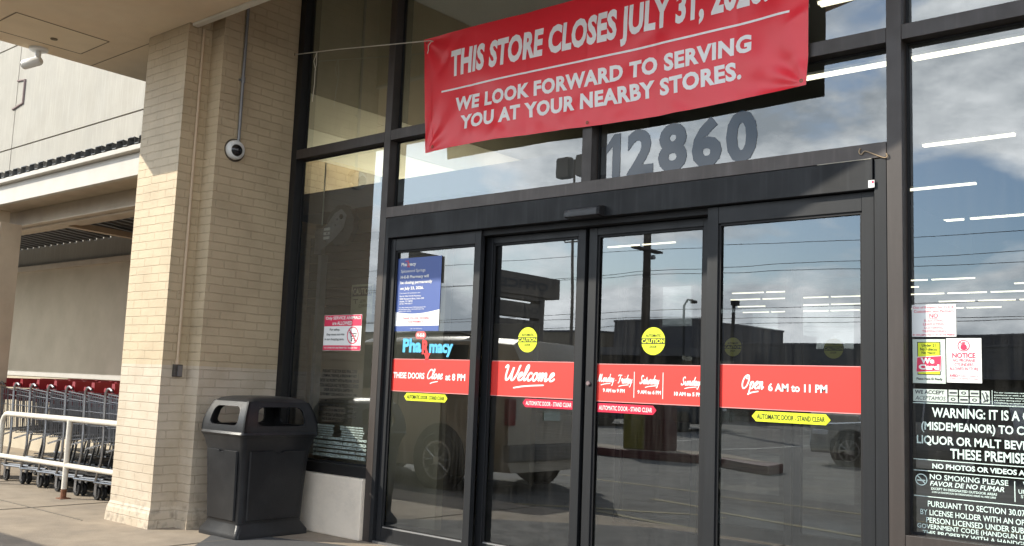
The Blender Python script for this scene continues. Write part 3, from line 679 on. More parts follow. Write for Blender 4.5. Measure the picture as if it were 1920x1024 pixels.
# ceiling strip lights
M_tube = emit('fluorescent_tube', (1.0, 0.92, 0.68), 1.9)
cl0 = thing('ceiling_light', 'white fluorescent strip light in the rows on the store ceiling', 'ceiling light', (0,0,0), 0, 'strip lights on the store ceiling')
MB().box(-0.56, 0.56, -0.045, 0.045, 0.0, 0.03).build('housing', V_white, cl0)
MB().box(-0.55, 0.55, -0.042, -0.012, -0.026, -0.002).build('tube', M_tube, cl0)
MB().box(-0.55, 0.55, 0.012, 0.042, -0.026, -0.002).build('tube', M_tube, cl0)
first = True
rnd = random.Random(3)
for y, xa, xb, z in ((2.62,1.3,3.8,4.6),(4.42,1.5,4.8,4.6),(7.85,1.75,3.9,4.6),(10.5,0.6,2.9,4.6),(13.5,-0.4,2.2,4.6),
                     (22.4,-5.0,-1.2,4.6),(24.0,-9.4,1.2,4.6),(26.0,-10.5,1.0,4.6),(28.5,-11.5,0.4,4.6),(30.9,-12.5,0.2,4.6)):
    x = xa + 0.56
    while x + 0.56 <= xb + 0.02:
        if y > 20 and rnd.random() < 0.30: x += 1.22; continue
        if first: cl0.location = (x, y, z); first = False
        else: dup(cl0, (x, y, z))
        x += 1.22
for xx in (0.26, 0.68):
    q = dup(cl0, (xx, 3.09, 2.70), 0.0, 'short strip light under the vestibule ceiling above the weekday hours leaf'); q.scale = (0.34, 0.34, 0.34); q['group'] = 'vestibule strip lights'
cove = thing('added_light', 'hidden cove light on the vestibule roof washing the bulkhead', 'cove light', (-1.45,2.7,3.0))  # unseen lamp added above the vestibule to brighten the bulkhead bands
MB().box(-0.06,0.06,-1.7,1.7,-0.04,0.0).build('housing', V_white, cove)
MB().box(-0.05,0.05,-1.65,1.65,0.002,0.05).build('tube', emit('added_light_tube', (1.0,0.93,0.74), 22.0), cove)
# inner vestibule door leaves with dull yellow caution stickers
for i, (xa, xb) in enumerate(((0.55,1.42),(1.44,2.30),(2.32,3.18))):
    t = thing('inner_door', ['inner vestibule glass door leaf, the far left one behind the sliding doors','inner vestibule glass door leaf with the left dull yellow caution sticker','inner vestibule glass door leaf with the right dull yellow caution sticker'][i], 'inner door', ((xa+xb)/2, 2.6, 0))
    cx = (xa+xb)/2
    q = MB().box(xa-cx, xa-cx+0.06, 0, 0.05, 0, 2.3).box(xb-cx-0.06, xb-cx, 0, 0.05, 0, 2.3); 
    MB().box(xa-cx, xa-cx+0.06, 0, 0.05, 0, 2.3).build('stile', M_char, t)
    MB().box(xb-cx-0.06, xb-cx, 0, 0.05, 0, 2.3).build('stile', M_char, t)
    MB().box(xa-cx+0.061, xb-cx-0.061, 0, 0.05, 2.2, 2.3).build('top_rail', M_char, t)
    MB().box(xa-cx+0.061, xb-cx-0.061, 0, 0.05, 0, 0.12).build('bottom_rail', M_char, t)
    MB().quad_xz(xa-cx+0.061, xb-cx-0.061, 0.121, 2.199, 0.025).build('glass_pane', M_glass_in, t, fixn=False)

# ================================================================== STICKERS AND SIGNS
def sticker(nm, label, cat, cx, cz, y, group=None):
    return thing(nm, label, cat, (cx, y, cz), 0, group)
def caution(cx, cz, y, label, col, r=0.088):
    t = sticker('caution_sticker', label, 'sticker', cx, cz, y, 'round caution door stickers')
    disc(MB(), 0, 0, r, r, 0.0).build('disc', col, t, fixn=False)
    MB().quad_xz(-r*0.985, r*0.985, -0.018*r/0.088, 0.018*r/0.088, -0.0012).build('black_band', V_black, t, fixn=False)
    k = r/0.088
    lettering(t, V_black, [('AUTOMATIC', -0.056*k, 0.056*k, 0.026*k, 0.044*k)], -0.0012, bold=0.012)
    lettering(t, V_black, [('DOOR', -0.026*k, 0.026*k, -0.044*k, -0.027*k)], -0.0012, bold=0.012)
    lettering(t, col, [('CAUTION', -0.084*k, 0.084*k, -0.0135*k, 0.0135*k)], -0.0024, bold=0.035)
    return t
IN = 0.004     # decals sit just behind the pane they are stuck to
caution(1.451, 1.552, YGS-0.003, 'round yellow automatic door caution sticker on the leaf with the welcome strip', V_yellow)
caution(2.480, 1.542, YGS-0.003, 'round yellow automatic door caution sticker on the weekday hours leaf', V_yellow)
caution(1.75, 1.642, 2.62, 'dull yellow caution sticker on the inner door, left one of two', V_olive, 0.082)
caution(2.652, 1.632, 2.62, 'dull yellow caution sticker on the inner door, right one of two', V_olive, 0.082)

def strip(label, x0, x1, z0, z1, y):
    t = sticker('red_strip', label, 'door strip', (x0+x1)/2, (z0+z1)/2, y, 'red vinyl strips across the doors')
    a, b = (x1-x0)/2, (z1-z0)/2
    MB().quad_xz(-a, a, -b, b, 0).build('film', V_red, t, fixn=False)
    e = MB().quad_xz(-a, a, b-0.004, b, -0.001).quad_xz(-a, a, -b, -b+0.004, -0.001); e.build('edge_line', mat('pink_edge', (0.85,0.35,0.33), 0.5), t, fixn=False)
    return t
yl = YGF-0.003; ys_ = YGS-0.003
t = strip('red vinyl strip with white lettering about these doors closing in the evening', 0.176, 1.011, 1.152, 1.402, yl)
c0 = 0.5935
lettering(t, V_white, [('THESE DOORS', 0.195-c0, 0.535-c0, -0.025, 0.022), ('at 8 PM', 0.755-c0, 0.955-c0, -0.029, 0.022)], -0.0016, bold=0.03)
cursive(MB(), 'Close', 0.555-c0, 0.735-c0, -0.022, 0.052, -0.0016, wgt=0.115, swash=(0.25,0.75,-0.75)).build('script_lettering', V_white, t, fixn=False)
t = strip('red vinyl strip reading welcome in white brush script', 1.121, 1.879, 1.152, 1.402, ys_)
cursive(MB(), 'Welcome', -0.265, 0.215, -0.012, 0.098, -0.0016, wgt=0.115, swash=(0.22,0.82,-0.75)).build('script_lettering', V_white, t, fixn=False)
t = strip('red vinyl strip listing weekday, saturday and sunday hours in white', 2.051, 2.834, 1.147, 1.394, ys_)
c0 = 2.4425
for body, xa, xb, za, zb, sw in (('Monday',2.062,2.195,0.005,0.058,(0.2,0.8,-0.6)),('-',2.195,2.215,0.005,0.052,None),('Friday',2.215,2.335,0.0,0.055,(0.1,0.8,-0.6)),('Saturday',2.385,2.535,0.0,0.055,(0.3,0.9,-0.6)),('Sunday',2.685,2.825,0.0,0.052,(0.2,0.85,-0.6))):
    cursive(MB(), body, xa-c0, xb-c0, za, zb, -0.0016, wgt=0.125, swash=sw).build('script_lettering', V_white, t, fixn=False)
for it in (('9 AM to 9 PM', 2.105-c0, 2.275-c0, -0.062, -0.037), ('9 AM to 6 PM', 2.372-c0, 2.545-c0, -0.064, -0.039), ('10 AM to 5 PM', 2.640-c0, 2.832-c0, -0.066, -0.041)):
    lettering(t, V_white, [it], -0.0016, bold=0.045)
MB().quad_xz(2.343-c0, 2.348-c0, -0.09, 0.075, -0.0016).build('divider', V_white, t, fixn=False)
MB().quad_xz(2.556-c0, 2.561-c0, -0.09, 0.075, -0.0016).build('divider', V_white, t, fixn=False)
t = strip('bright red vinyl strip giving the daily opening hours in white', 2.997, 3.845, 1.147, 1.401, yl)
c0 = 3.421
cursive(MB(), 'Open', 3.135-c0, 3.285-c0, -0.012, 0.07, -0.0016, wgt=0.115, swash=(0.3,0.8,-0.6)).build('script_lettering', V_white, t, fixn=False)
lettering(t, V_white, [('6 AM to 11 PM', 3.305-c0, 3.650-c0, -0.022, 0.024)], -0.0016, bold=0.035)

def arrow(label, x0, x1, zc, y, left, right, col, ink, h=0.029):
    t = sticker('stand_clear_sticker', label, 'sticker', (x0+x1)/2, zc, y, 'automatic door stand clear stickers')
    a = (x1-x0)/2; p = 0.026
    pts = ([(-a, 0), (-a+p, -h)] if left else [(-a, -h)]) + ([(a-p, -h), (a, 0), (a-p, h)] if right else [(a, -h), (a, h)]) + ([(-a+p, h)] if left else [(-a, h)])
    MB().poly_xz(pts, 0).build('film', col, t, fixn=False)
    lettering(t, ink, [('AUTOMATIC DOOR - STAND CLEAR', -a+(0.032 if left else 0.015), a-(0.032 if right else 0.015), -h*0.5, h*0.5)], -0.0014, bold=0.012)
arrow('yellow double ended stand clear arrow under the closing time strip', 0.325, 0.785, 1.115, yl, True, True, V_yellow, V_black)
arrow('red stand clear arrow sticker under the welcome strip', 1.425, 1.868, 1.113, ys_, True, False, V_redd, V_white)
arrow('red stand clear arrow sticker under the weekday hours strip', 2.062, 2.515, 1.108, ys_, False, True, V_redd, V_white)
arrow('yellow double ended stand clear arrow under the daily hours strip', 3.205, 3.668, 1.108, yl, True, True, V_yellow, V_black)

# pharmacy poster and logo (inside the left fixed pane)
yi = YGF-0.003
t = sticker('poster', 'navy and white poster announcing the pharmacy closing', 'poster', 0.415, 1.9, yi)
q = lambda x: x-0.415
w_, h_ = 0.245, 0.285
MB().quad_xz(-w_, w_, -h_, h_, 0).build('sheet', V_blue, t, fixn=False)
arcp = [(-w_, -0.245), (w_, -0.245)] + [(w_ - 2*w_*i/12, -0.135 - 0.022*math.sin(PI*i/12) + 0.012*(1-i/12)) for i in range(13)]
MB().poly_xz(arcp, -0.001).build('white_panel', V_white, t, fixn=False)
lettering(t, V_white, [('Pha macy', -0.195, -0.03, 0.215, 0.25)], -0.002, bold=0.03)
lettering(t, V_rx, [('R', -0.125, -0.098, 0.212, 0.252), ('H-E-B', -0.15, -0.115, 0.256, 0.266)], -0.002, bold=0.03, name='red_lettering')
lettering(t, V_white, [('Spicewood Springs', -0.195, 0.075, 0.165, 0.195)], -0.002, bold=0.005)
lettering(t, V_white, [('H-E-B Pharmacy will', -0.195, 0.115, 0.118, 0.148), ('be closing permanently', -0.195, 0.155, 0.075, 0.105), ('on July 23, 2026.', -0.195, 0.065, 0.030, 0.060)], -0.002, bold=0.03)
lettering(t, V_white, [('If you need to fill a prescription, visit', -0.195, 0.03, 0.004, 0.014), ('North Hills H-E-B Pharmacy', -0.195, 0.04, -0.022, -0.008), ('9800 Research Blvd., Suite 300', -0.195, 0.075, -0.042, -0.028), ('Austin, TX 78759', -0.195, -0.05, -0.062, -0.048), ('(512) 794-0217', -0.195, -0.05, -0.080, -0.067), ('You may contact your H-E-B pharmacist for', -0.2, 0.10, -0.108, -0.097), ('any prescription files to be transferred to the', -0.2, 0.08, -0.122, -0.112), ('pharmacy of your choosing.', -0.2, -0.06, -0.136, -0.126)], -0.002, bold=0.012)
lettering(t, V_print, [('THANK YOU FOR CHOOSING', -0.15, 0.14, -0.196, -0.178), ('H-E-B PHARMACY!', -0.09, 0.08, -0.222, -0.204)], -0.002, bold=0.01, name='red_lettering')
lettering(t, V_white, [('Austin, Texas  H-E-B  Pharmacy', -0.06, 0.07, -0.272, -0.262)], -0.002)
t = sticker('pharmacy_logo', 'blue and red pharmacy logo lettering below the navy poster', 'logo', 0.55, 1.5, yi)
lettering(t, V_cyan, [('Pha', -0.268, -0.062, -0.050, 0.058, dict(bold=0.045)), ('macy', 0.022, 0.268, -0.080, 0.018, dict(bold=0.045))], -0.0005, space=0.95)
lettering(t, V_rx, [('R', -0.056, 0.018, -0.062, 0.048, dict(bold=0.05)), ('x', -0.036, 0.040, -0.125, -0.052, dict(bold=0.06))], -0.001, name='red_lettering')
pill = [(-0.105+0.028*math.cos(a), 0.083+0.028*math.sin(a)) for a in [PI/2+i*PI/8 for i in range(9)]] + [(-0.048+0.028*math.cos(a), 0.083+0.028*math.sin(a)) for a in [-PI/2+i*PI/8 for i in range(9)]]
MB().poly_xz(pill, -0.001).build('badge', mat('pink_red_badge', (0.80,0.13,0.13), 0.5), t, fixn=False)
lettering(t, V_white, [('H-E-B', -0.118, -0.035, 0.070, 0.096)], -0.002, bold=0.05)

# street number above the doors
t = sticker('street_number', 'big dark street number decal on the glass above the doors', 'street number', 2.70, 2.76, GY-0.003)
for ch, xa, xb, za, zb in (('1',2.15,2.232,2.604,2.915),('2',2.286,2.487,2.607,2.920),('8',2.523,2.733,2.604,2.924),('6',2.767,2.974,2.606,2.926),('0',3.002,3.209,2.607,2.932)):
    mb = MB()
    if ch == '1': mb.poly_xz([(xb-2.70-0.062,za-2.76),(xb-2.70,za-2.76),(xb-2.70,zb-2.76),(xb-2.70-0.05,zb-2.76),(xa-2.70-0.03,zb-2.76-0.075),(xa-2.70-0.03,zb-2.76-0.13),(xb-2.70-0.062,zb-2.76-0.085)], 0)
    else: letter(mb, ch, xa-2.70, xb-2.70, za-2.76, zb-2.76, 0.0, bold=0.045)
    mb.build('digit', V_skytint, t, fixn=False)

# left window
yw = GY-0.003
t = sticker('service_animal_sign', 'red and white sign allowing only service animals in the left window', 'sign', -0.485, 1.61, yw)
MB().quad_xz(-0.238, 0.238, -0.147, 0.147, 0).build('card', V_white, t, fixn=False)
MB().quad_xz(-0.236, 0.236, 0.055, 0.145, -0.001).build('red_header', V_print, t, fixn=False)
MB().quad_xz(-0.236, 0.236, -0.145, -0.105, -0.001).build('red_footer', V_print, t, fixn=False)
lettering(t, V_white, [('Only SERVICE ANIMALS', -0.22, 0.225, 0.102, 0.136), ('are ALLOWED', -0.13, 0.12, 0.064, 0.095), ('NO OTHER PETS ARE PERMITTED. THANK YOU!', -0.22, 0.2, -0.132, -0.118)], -0.002, bold=0.02)
lettering(t, V_black, [('For safety,', -0.16, -0.03, 0.012, 0.036), ('they must not ride', -0.20, 0.03, -0.028, -0.004), ('in our shopping carts.', -0.22, 0.03, -0.068, -0.044)], -0.002, bold=0.012)
ic = MB(); disc(ic, 0.135, -0.022, 0.072, 0.072, -0.0015, 32, 0.87); seg(ic, (0.085,0.03), (0.185,-0.075), 0.01, -0.0018); ic.build('prohibition_ring', V_print, t, fixn=False)
ic = MB()
for a, b in (((0.09,0.0),(0.105,0.0)),((0.105,0.0),(0.12,-0.05)),((0.12,-0.05),(0.17,-0.05)),((0.108,-0.012),(0.18,-0.005)),((0.18,-0.005),(0.168,-0.038)),((0.114,-0.032),(0.172,-0.028)),((0.13,-0.005),(0.125,-0.04)),((0.15,0.0),(0.148,-0.038))): seg(ic, a, b, 0.006, -0.0013)
disc(ic, 0.125, -0.064, 0.009, 0.009, -0.0013, 12); disc(ic, 0.163, -0.064, 0.009, 0.009, -0.0013, 12)
ic.build('cart_icon', V_dark, t, fixn=False)
t = sticker('handgun_notice', 'dense block of black legal lettering on the left window', 'notice', -0.49, 1.09, yw)
blk = ['PURSUANT TO SECTION 30.05, PENAL CODE','(CRIMINAL TRESPASS), A PERSON MAY NOT','ENTER THIS PROPERTY WITH A FIREARM, UNLESS','IT IS A HANDGUN AND THE PERSON IS LICENSED','UNDER SUBCHAPTER H, CHAPTER 411,','GOVERNMENT CODE (HANDGUN LICENSING LAW).']
blk2 = ['CONFORME A LA SECCION 30.05, DEL CODIGO PENAL','(TRASPASO CRIMINAL), NADIE PUEDE ENTRAR EN ESTA','PROPIEDAD CON UN ARMA DE FUEGO, A MENOS QUE','SEA UNA PISTOLA Y LA PERSONA ESTE LICENCIADA','BAJO EL SUBCAPITULO H, CAPITULO 411.']
it = []
zz = 0.215
for b in blk: wv = 0.245*len(b)/42; it.append((b, -wv, wv, zz-0.030, zz)); zz -= 0.0385
zz -= 0.014
for b in blk2: wv = 0.245*len(b)/46; it.append((b, -wv, wv, zz-0.027, zz)); zz -= 0.0375
lettering(t, V_black, it, 0, bold=0.015)
t = sticker('white_notice', 'pale block of fine legal lettering low on the left window', 'notice', -0.44, 0.70, yw)
it = []; zz = 0.15
for k in range(5):
    for a, b in ((-0.33,-0.06),(0.0,0.30)):
        it.append((random.choice(['SECTION 411.2031 GOVERNMENT CODE CARRYING','LA SECCION 30.06 DEL CODIGO PENAL TITULAR','OF A PERSON LICENSED UNDER SUBCHAPTER H']), a+random.uniform(0,0.03), b-random.uniform(0,0.04), zz-0.012, zz))
    zz -= 0.019
for b in ['CONFORME A LA SECCION 30.07 DEL CODIGO PENAL (TRASPASO','POR PERSONAS CON LICENCIA AL AIRE LIBRE CON LICENCIA','PERSONAS CON LICENCIA BAJO EL SUB-CAPITULO H, CAPITULO','411 CODIGO DE GOBIERNO (LEY DE PORTAR ARMAS), NO PUEDEN','ENTRAR A ESTA PROPIEDAD CON UN ARMA DE FUEGO AL AIRE L']:
    it.append((b, -0.33, 0.33, zz-0.026, zz)); zz -= 0.034
lettering(t, V_mint, it, 0, bold=0.01)
t = sticker('caution_card', 'small cream caution card on the partition behind the left window', 'sign', -1.08, 1.97, 0.79)
MB().quad_xz(-0.15, 0.15, -0.2, 0.14, 0).build('card', V_cream, t, fixn=False)
MB().quad_xz(-0.135, 0.135, 0.03, 0.12, -0.001).build('black_band', V_black, t, fixn=False)
lettering(t, V_cream, [('CAUTION', -0.125, 0.125, 0.045, 0.105)], -0.002, bold=0.02)
lettering(t, V_black, [('LOW', -0.02, 0.06, -0.03, 0.0), ('CLEARANCE', -0.04, 0.12, -0.075, -0.045)], -0.002)
sm = MB(); seg(sm, (-0.12,0.0), (-0.05,0.0), 0.008, -0.001); seg(sm, (-0.085,-0.0), (-0.085,-0.04), 0.01, -0.001); sm.build('clearance_icon', V_black, t, fixn=False)

# right window notices
t = sticker('no_soliciting_sign', 'white sign with pink no soliciting lettering in the right window', 'sign', 4.20, 1.643, yw)
MB().quad_xz(-0.109, 0.109, -0.083, 0.083, 0).build('card', V_white, t, fixn=False)
lettering(t, V_print, [('Out of Respect for H-E-B', -0.103, 0.098, 0.060, 0.075), ('Customers and Partners', -0.098, 0.098, 0.042, 0.056), ('NO', -0.021, 0.021, 0.014, 0.037, dict(bold=0.02)), ('SOLICITING', -0.048, 0.048, -0.006, 0.006), ('LEAFLETING', -0.052, 0.052, -0.025, -0.012), ('LOITERING', -0.046, 0.046, -0.043, -0.031), ('TRESPASSING', -0.058, 0.058, -0.061, -0.049), ('BY NON-EMPLOYEES IN OR ON THE PREMISES', -0.104, 0.104, -0.078, -0.069)], -0.001, bold=0.006)
MB().quad_xz(-0.022, 0.022, 0.010, 0.012, -0.001).build('underline', V_print, t, fixn=False)
t = sticker('age_check_sign', 'pale card with a yellow panel and a red we card badge', 'sign', 4.174, 1.434, yw)
MB().quad_xz(-0.081, 0.081, -0.113, 0.113, 0).build('card', V_pale, t, fixn=False)
MB().quad_xz(-0.057, 0.057, -0.070, 0.099, -0.001).build('black_border', V_black, t, fixn=False)
MB().quad_xz(-0.053, 0.053, -0.066, 0.095, -0.0018).build('yellow_panel', V_yellow, t, fixn=False)
lettering(t, V_black, [('Under 21', -0.034, 0.034, 0.074, 0.090), ('No Tobacco', -0.042, 0.042, 0.054, 0.070), ('No Vapor', -0.035, 0.035, 0.034, 0.050)], -0.0026, bold=0.02)
MB().poly_xz([(-0.064,-0.058),(0.060,-0.050),(0.064,0.030),(-0.060,0.022)], -0.0026).build('badge_edge', V_white, t, fixn=False)
MB().poly_xz([(-0.061,-0.055),(0.057,-0.047),(0.061,0.027),(-0.057,0.019)], -0.0034).build('red_badge', V_print, t, fixn=False)
lettering(t, V_white, [('We', -0.04, 0.028, -0.012, 0.017), ('Card', -0.05, 0.052, -0.044, -0.016)], -0.0042, bold=0.06)
lettering(t, V_black, [('Please Have ID Ready', -0.062, 0.065, -0.100, -0.084)], -0.001, bold=0.02)
t = sticker('propane_sign', 'white notice card with red lettering banning propane cylinders', 'sign', 4.343, 1.440, yw)
MB().quad_xz(-0.083, 0.083, -0.112, 0.112, 0).build('card', V_white, t, fixn=False)
ic = MB(); disc(ic, 0.0, 0.074, 0.029, 0.029, -0.001, 32, 0.86); disc(ic, 0.0, 0.067, 0.015, 0.016, -0.001, 24); seg(ic, (-0.007,0.088), (0.007,0.088), 0.008, -0.0011); seg(ic, (-0.02,0.094), (0.02,0.054), 0.004, -0.0012); ic.build('cylinder_icon', V_print, t, fixn=False)
lettering(t, V_print, [('NOTICE', -0.055, 0.055, 0.012, 0.038, dict(bold=0.03)), ('NO PROPANE', -0.053, 0.053, -0.008, 0.008), ('CYLINDERS', -0.045, 0.045, -0.029, -0.013), ('ALLOWED IN STORE.', -0.070, 0.070, -0.050, -0.034)], -0.001, bold=0.012)
lettering(t, V_print, [('AVISO', -0.070, -0.03, -0.084, -0.070, dict(bold=0.03)), ('PROHIBIDO EL INGRESO DE', -0.026, 0.068, -0.082, -0.074), ('CILINDROS DE GAS PROPANO EN LA TIENDA.', -0.070, 0.068, -0.096, -0.088)], -0.001, bold=0.0)

t = sticker('payment_decal', 'pale payment decal strip with card symbols in the right window', 'decal', 4.28, 1.260, yw)
MB().quad_xz(-0.186, -0.019, -0.031, 0.031, 0).build('panel', V_pale, t, fixn=False)
lettering(t, V_dark, [('WE ACCEPT', -0.177, -0.032, 0.006, 0.026)], -0.001, bold=0.03)
lettering(t, V_dark, [('ACEPTAMOS', -0.175, -0.026, -0.024, -0.004)], -0.001, shear=0.25)
icn = MB(); ink = MB()
for k in range(3):
    for j in range(2):
        a = -0.012 + k*0.0505; b = 0.003 if j else -0.030
        icn.quad_xz(a, a+0.043, b, b+0.028, 0)
        if (k+j) % 2: ink.quad_xz(a+0.004, a+0.039, b+0.009, b+0.018, -0.001)
        else: disc(ink, a+0.021, b+0.014, 0.012, 0.008, -0.001, 16, 0.5)
icn.quad_xz(0.142, 0.180, -0.030, 0.031, 0); 
for a, b in (((0.146,0.02),(0.160,-0.02)),((0.16,0.025),(0.175,0.0)),((0.15,-0.025),(0.176,-0.012)),((0.165,0.01),(0.170,-0.024))): seg(ink, a, b, 0.006, -0.001)
icn.build('card_symbol', V_pale, t, fixn=False); ink.build('symbol_ink', V_dark, t, fixn=False)
MB().quad_xz(0.190, 0.1925, -0.035, 0.035, 0).build('divider', V_mint, t, fixn=False)
lettering(t, V_mint, [(s_, 0.20, 0.36+0.02*(k % 2), 0.028-k*0.0125-0.0085, 0.028-k*0.0125) for k, s_ in enumerate(['To our customers needing','assistance or with a disability:','If you would like assistance at','any time during your visit or in','completing an employment','application, please ask us.'])], 0, bold=0.015)

t = sticker('store_notice', 'tall white vinyl warning and no smoking lettering on the right window', 'notice', 4.10, 0.9, yw)
X0 = 4.10
W_ = lambda items, **k: lettering(t, V_mint, [(b, x0-X0, x1-X0, z0-0.9, z1-0.9, *r) for b, x0, x1, z0, z1, *r in items], 0, **k)
W_([('WARNING: IT IS A CRIME', 4.186, 4.745, 1.150, 1.199), ('(MISDEMEANOR) TO CONSUME', 4.133, 4.80, 1.072, 1.126), ('LIQUOR OR MALT BEVERAGES ON', 4.110, 4.86, 1.006, 1.056), ('THESE PREMISES.', 4.272, 4.650, 0.948, 0.998)], bold=0.022)
W_([('NO PHOTOS OR VIDEOS ALLOWED', 4.185, 4.75, 0.892, 0.918)], bold=0.03)
rl = MB()
for z in (1.218, 0.932, 0.876, 0.748): rl.quad_xz(4.092-X0, 5.2-X0, z-0.9, z-0.9+0.004, 0)
rl.quad_xz(4.562-X0, 4.566-X0, 0.765-0.9, 0.862-0.9, 0)
rl.build('rule_line', V_mint, t, fixn=False)
W_([('NO SMOKING PLEASE', 4.172, 4.536, 0.838, 0.864)], bold=0.012)
W_([('FAVOR DE NO FUMAR', 4.172, 4.518, 0.806, 0.830)], bold=0.02, shear=0.22)
W_([('EXCEPT IN DESIGNATED OUTDOOR AREAS', 4.178, 4.485, 0.786, 0.798), ('CON LA EXCEPCION DE DESIGNADAS AREAS AL AIRE LIBRE', 4.182, 4.480, 0.771, 0.780)], bold=0.02)
W_([('VAPING', 4.60, 4.72, 0.836, 0.864), ('UNLAWFUL', 4.58, 4.72, 0.806, 0.826), ('STATE LAW', 4.59, 4.72, 0.786, 0.800)], bold=0.012)
nsr = MB(); disc(nsr, 4.130-X0, 0.832-0.9, 0.030, 0.030, 0, 32, 0.83); seg(nsr, (4.112-X0,0.850-0.9), (4.148-X0,0.814-0.9), 0.005, -0.0003); seg(nsr, (4.110-X0,0.828-0.9), (4.150-X0,0.828-0.9), 0.008, -0.0006); nsr.build('no_smoking_ring', V_mint, t, fixn=False)
W_([('PURSUANT TO SECTION 30.07, PENAL CODE (TRESPASS', 4.160, 4.98, 0.692, 0.730), ('BY LICENSE HOLDER WITH AN OPENLY CARRIED HANDGUN), A', 4.124, 5.03, 0.650, 0.686), ('PERSON LICENSED UNDER SUBCHAPTER H, CHAPTER 411,', 4.152, 4.99, 0.616, 0.648), ('GOVERNMENT CODE (HANDGUN LICENSING LAW), MAY NOT ENTER', 4.108, 5.06, 0.584, 0.614), ('THIS PROPERTY WITH A HANDGUN THAT IS CARRIED OPENLY', 4.134, 5.02, 0.560, 0.582)], bold=0.012)

# ================================================================== BANNER
bn = thing('banner', 'red vinyl store closing banner with white lettering tied across the upper windows', 'banner', (2.06,-0.03,3.42))
BX0, BX1, BZ0, BZ1 = -1.615, 1.505, -0.440, 0.470
nx, nz = 220, 70
rb = random.Random(11)
bumps = [(rb.uniform(0,1), rb.uniform(0,1), rb.uniform(0.02,0.07), rb.uniform(0.03,0.12), rb.uniform(-0.9,0.9), rb.uniform(-0.008,0.008)) for _ in range(60)] + [(rb.uniform(0,1), rb.uniform(0,0.28), rb.uniform(0.012,0.035), rb.uniform(0.05,0.14), rb.uniform(-1.3,1.3), rb.uniform(-0.009,0.009)) for _ in range(60)]
def bshape(u, v):
    x = BX0 + (BX1-BX0)*u; z = BZ0 + (BZ1-BZ0)*v
    z += -0.012*math.sin(PI*u)*v + 0.015*(1-v)*math.sin(PI*u*2.0+0.4) - 0.012*(1-v)
    x += 0.010*math.sin(3.0*v)*(1 if u > 0.5 else -1)*abs(2*u-1)**4 + (0.07*(1-v) if u < 0.03 else 0.07*(1-v)*max(0, 1-u*8))
    y = -0.018*math.sin(PI*u)*math.sin(PI*v) - 0.012*math.sin(7.1*u+1.1*v)*(0.35+0.65*abs(v-0.5)*2)
    y += 0.010*math.sin(23*u-5*v)*max(0, 0.35-v) + 0.004*math.sin(41*u+7*v)*max(0,0.3-v)*2
    # tension folds from the corners
    for (cu, cv) in ((0,1),(1,1),(0,0),(1,0)):
        du, dv = abs(u-cu)*3.3, abs(v-cv); r = math.hypot(du, dv); a = math.atan2(dv, du)
        y += 0.010*math.sin(a*9)*math.exp(-r*2.6)*min(1, r*6)
    for (bu, bv, su, sv, an, am) in bumps:
        du, dv = (u-bu), (v-bv)*0.3; c, s_ = math.cos(an), math.sin(an)
        p, q_ = (du*c+dv*s_)/su, (-du*s_+dv*c)/(sv*0.35)
        y += am*math.exp(-(p*p+q_*q_))
    for cu in (0.17, 0.34, 0.51, 0.68, 0.86): y += 0.004*math.exp(-abs(u-cu)/0.006)*(1 if cu != 0.51 else -1)
    return x, y, z
mb = MB()
for j in range(nz+1):
    for i in range(nx+1): mb.v.append(bshape(i/nx, j/nz))
for j in range(nz):
    for i in range(nx): mb.f.append((j*(nx+1)+i, j*(nx+1)+i+1, (j+1)*(nx+1)+i+1, (j+1)*(nx+1)+i))
M_ban = mat('glossy_red_vinyl', (0.84, 0.026, 0.045), 0.33, spec=0.6)
M_banb = mat('vinyl_back', (0.30, 0.25, 0.17), 0.7)
fr_ = mb.build('cloth', M_ban, bn, smooth=True, fixn=False)
bk = MB(); bk.v = [(x, y+0.003, z) for x, y, z in mb.v]; bk.f = [tuple(reversed(f)) for f in mb.f]
bk.build('backing', M_banb, bn, smooth=True, fixn=False)
def on_banner(x, z):
    u = (x-BX0)/(BX1-BX0); v = (z-BZ0)/(BZ1-BZ0); return bshape(u, v)
def ban_text(items, **k):
    o = MB()
    for body, x0, x1, z0, z1 in items:
        vs, fs = text_verts(body, **k)
        ax = min(v[0] for v in vs); bx = max(v[0] for v in vs); ay = min(v[1] for v in vs); by = max(v[1] for v in vs)
        bmx = bmesh.new(); vv = [bmx.verts.new((x0+(a-ax)/(bx-ax)*(x1-x0), 0, z0+(b-ay)/(by-ay)*(z1-z0))) for a, b in vs]
        for f in fs:
            try: bmx.faces.new([vv[i] for i in f])
            except ValueError: pass
        for axis, lo, hi in (('x', x0, x1), ('z', z0, z1)):   # slice the letters so that they follow the folds
            n = int((hi-lo)/0.03)+1
            for i in range(1, n):
                p = lo + (hi-lo)*i/n
                co = Vector((p,0,0)) if axis == 'x' else Vector((0,0,p)); no = Vector((1,0,0)) if axis == 'x' else Vector((0,0,1))
                bmesh.ops.bisect_plane(bmx, geom=bmx.verts[:]+bmx.edges[:]+bmx.faces[:], plane_co=co, plane_no=no)
        for v in bmx.verts:
            X, Y, Z = on_banner(v.co.x, v.co.z); v.co = (X, Y-0.0025, Z)
        bmx.verts.index_update(); k0 = len(o.v)
        o.v += [tuple(v.co) for v in bmx.verts]; o.f += [tuple(v.index+k0 for v in f.verts) for f in bmx.faces]; bmx.free()
    return o
bx = lambda x: x-2.06
M_banw = mat('banner_white_ink', (0.92,0.90,0.90), 0.4)
ban_text([('THIS STORE CLOSES JULY 31, 2026.', bx(0.755), bx(3.33), 0.050, 0.325)], bold=0.045, space=1.04).build('headline', M_banw, bn, fixn=False)
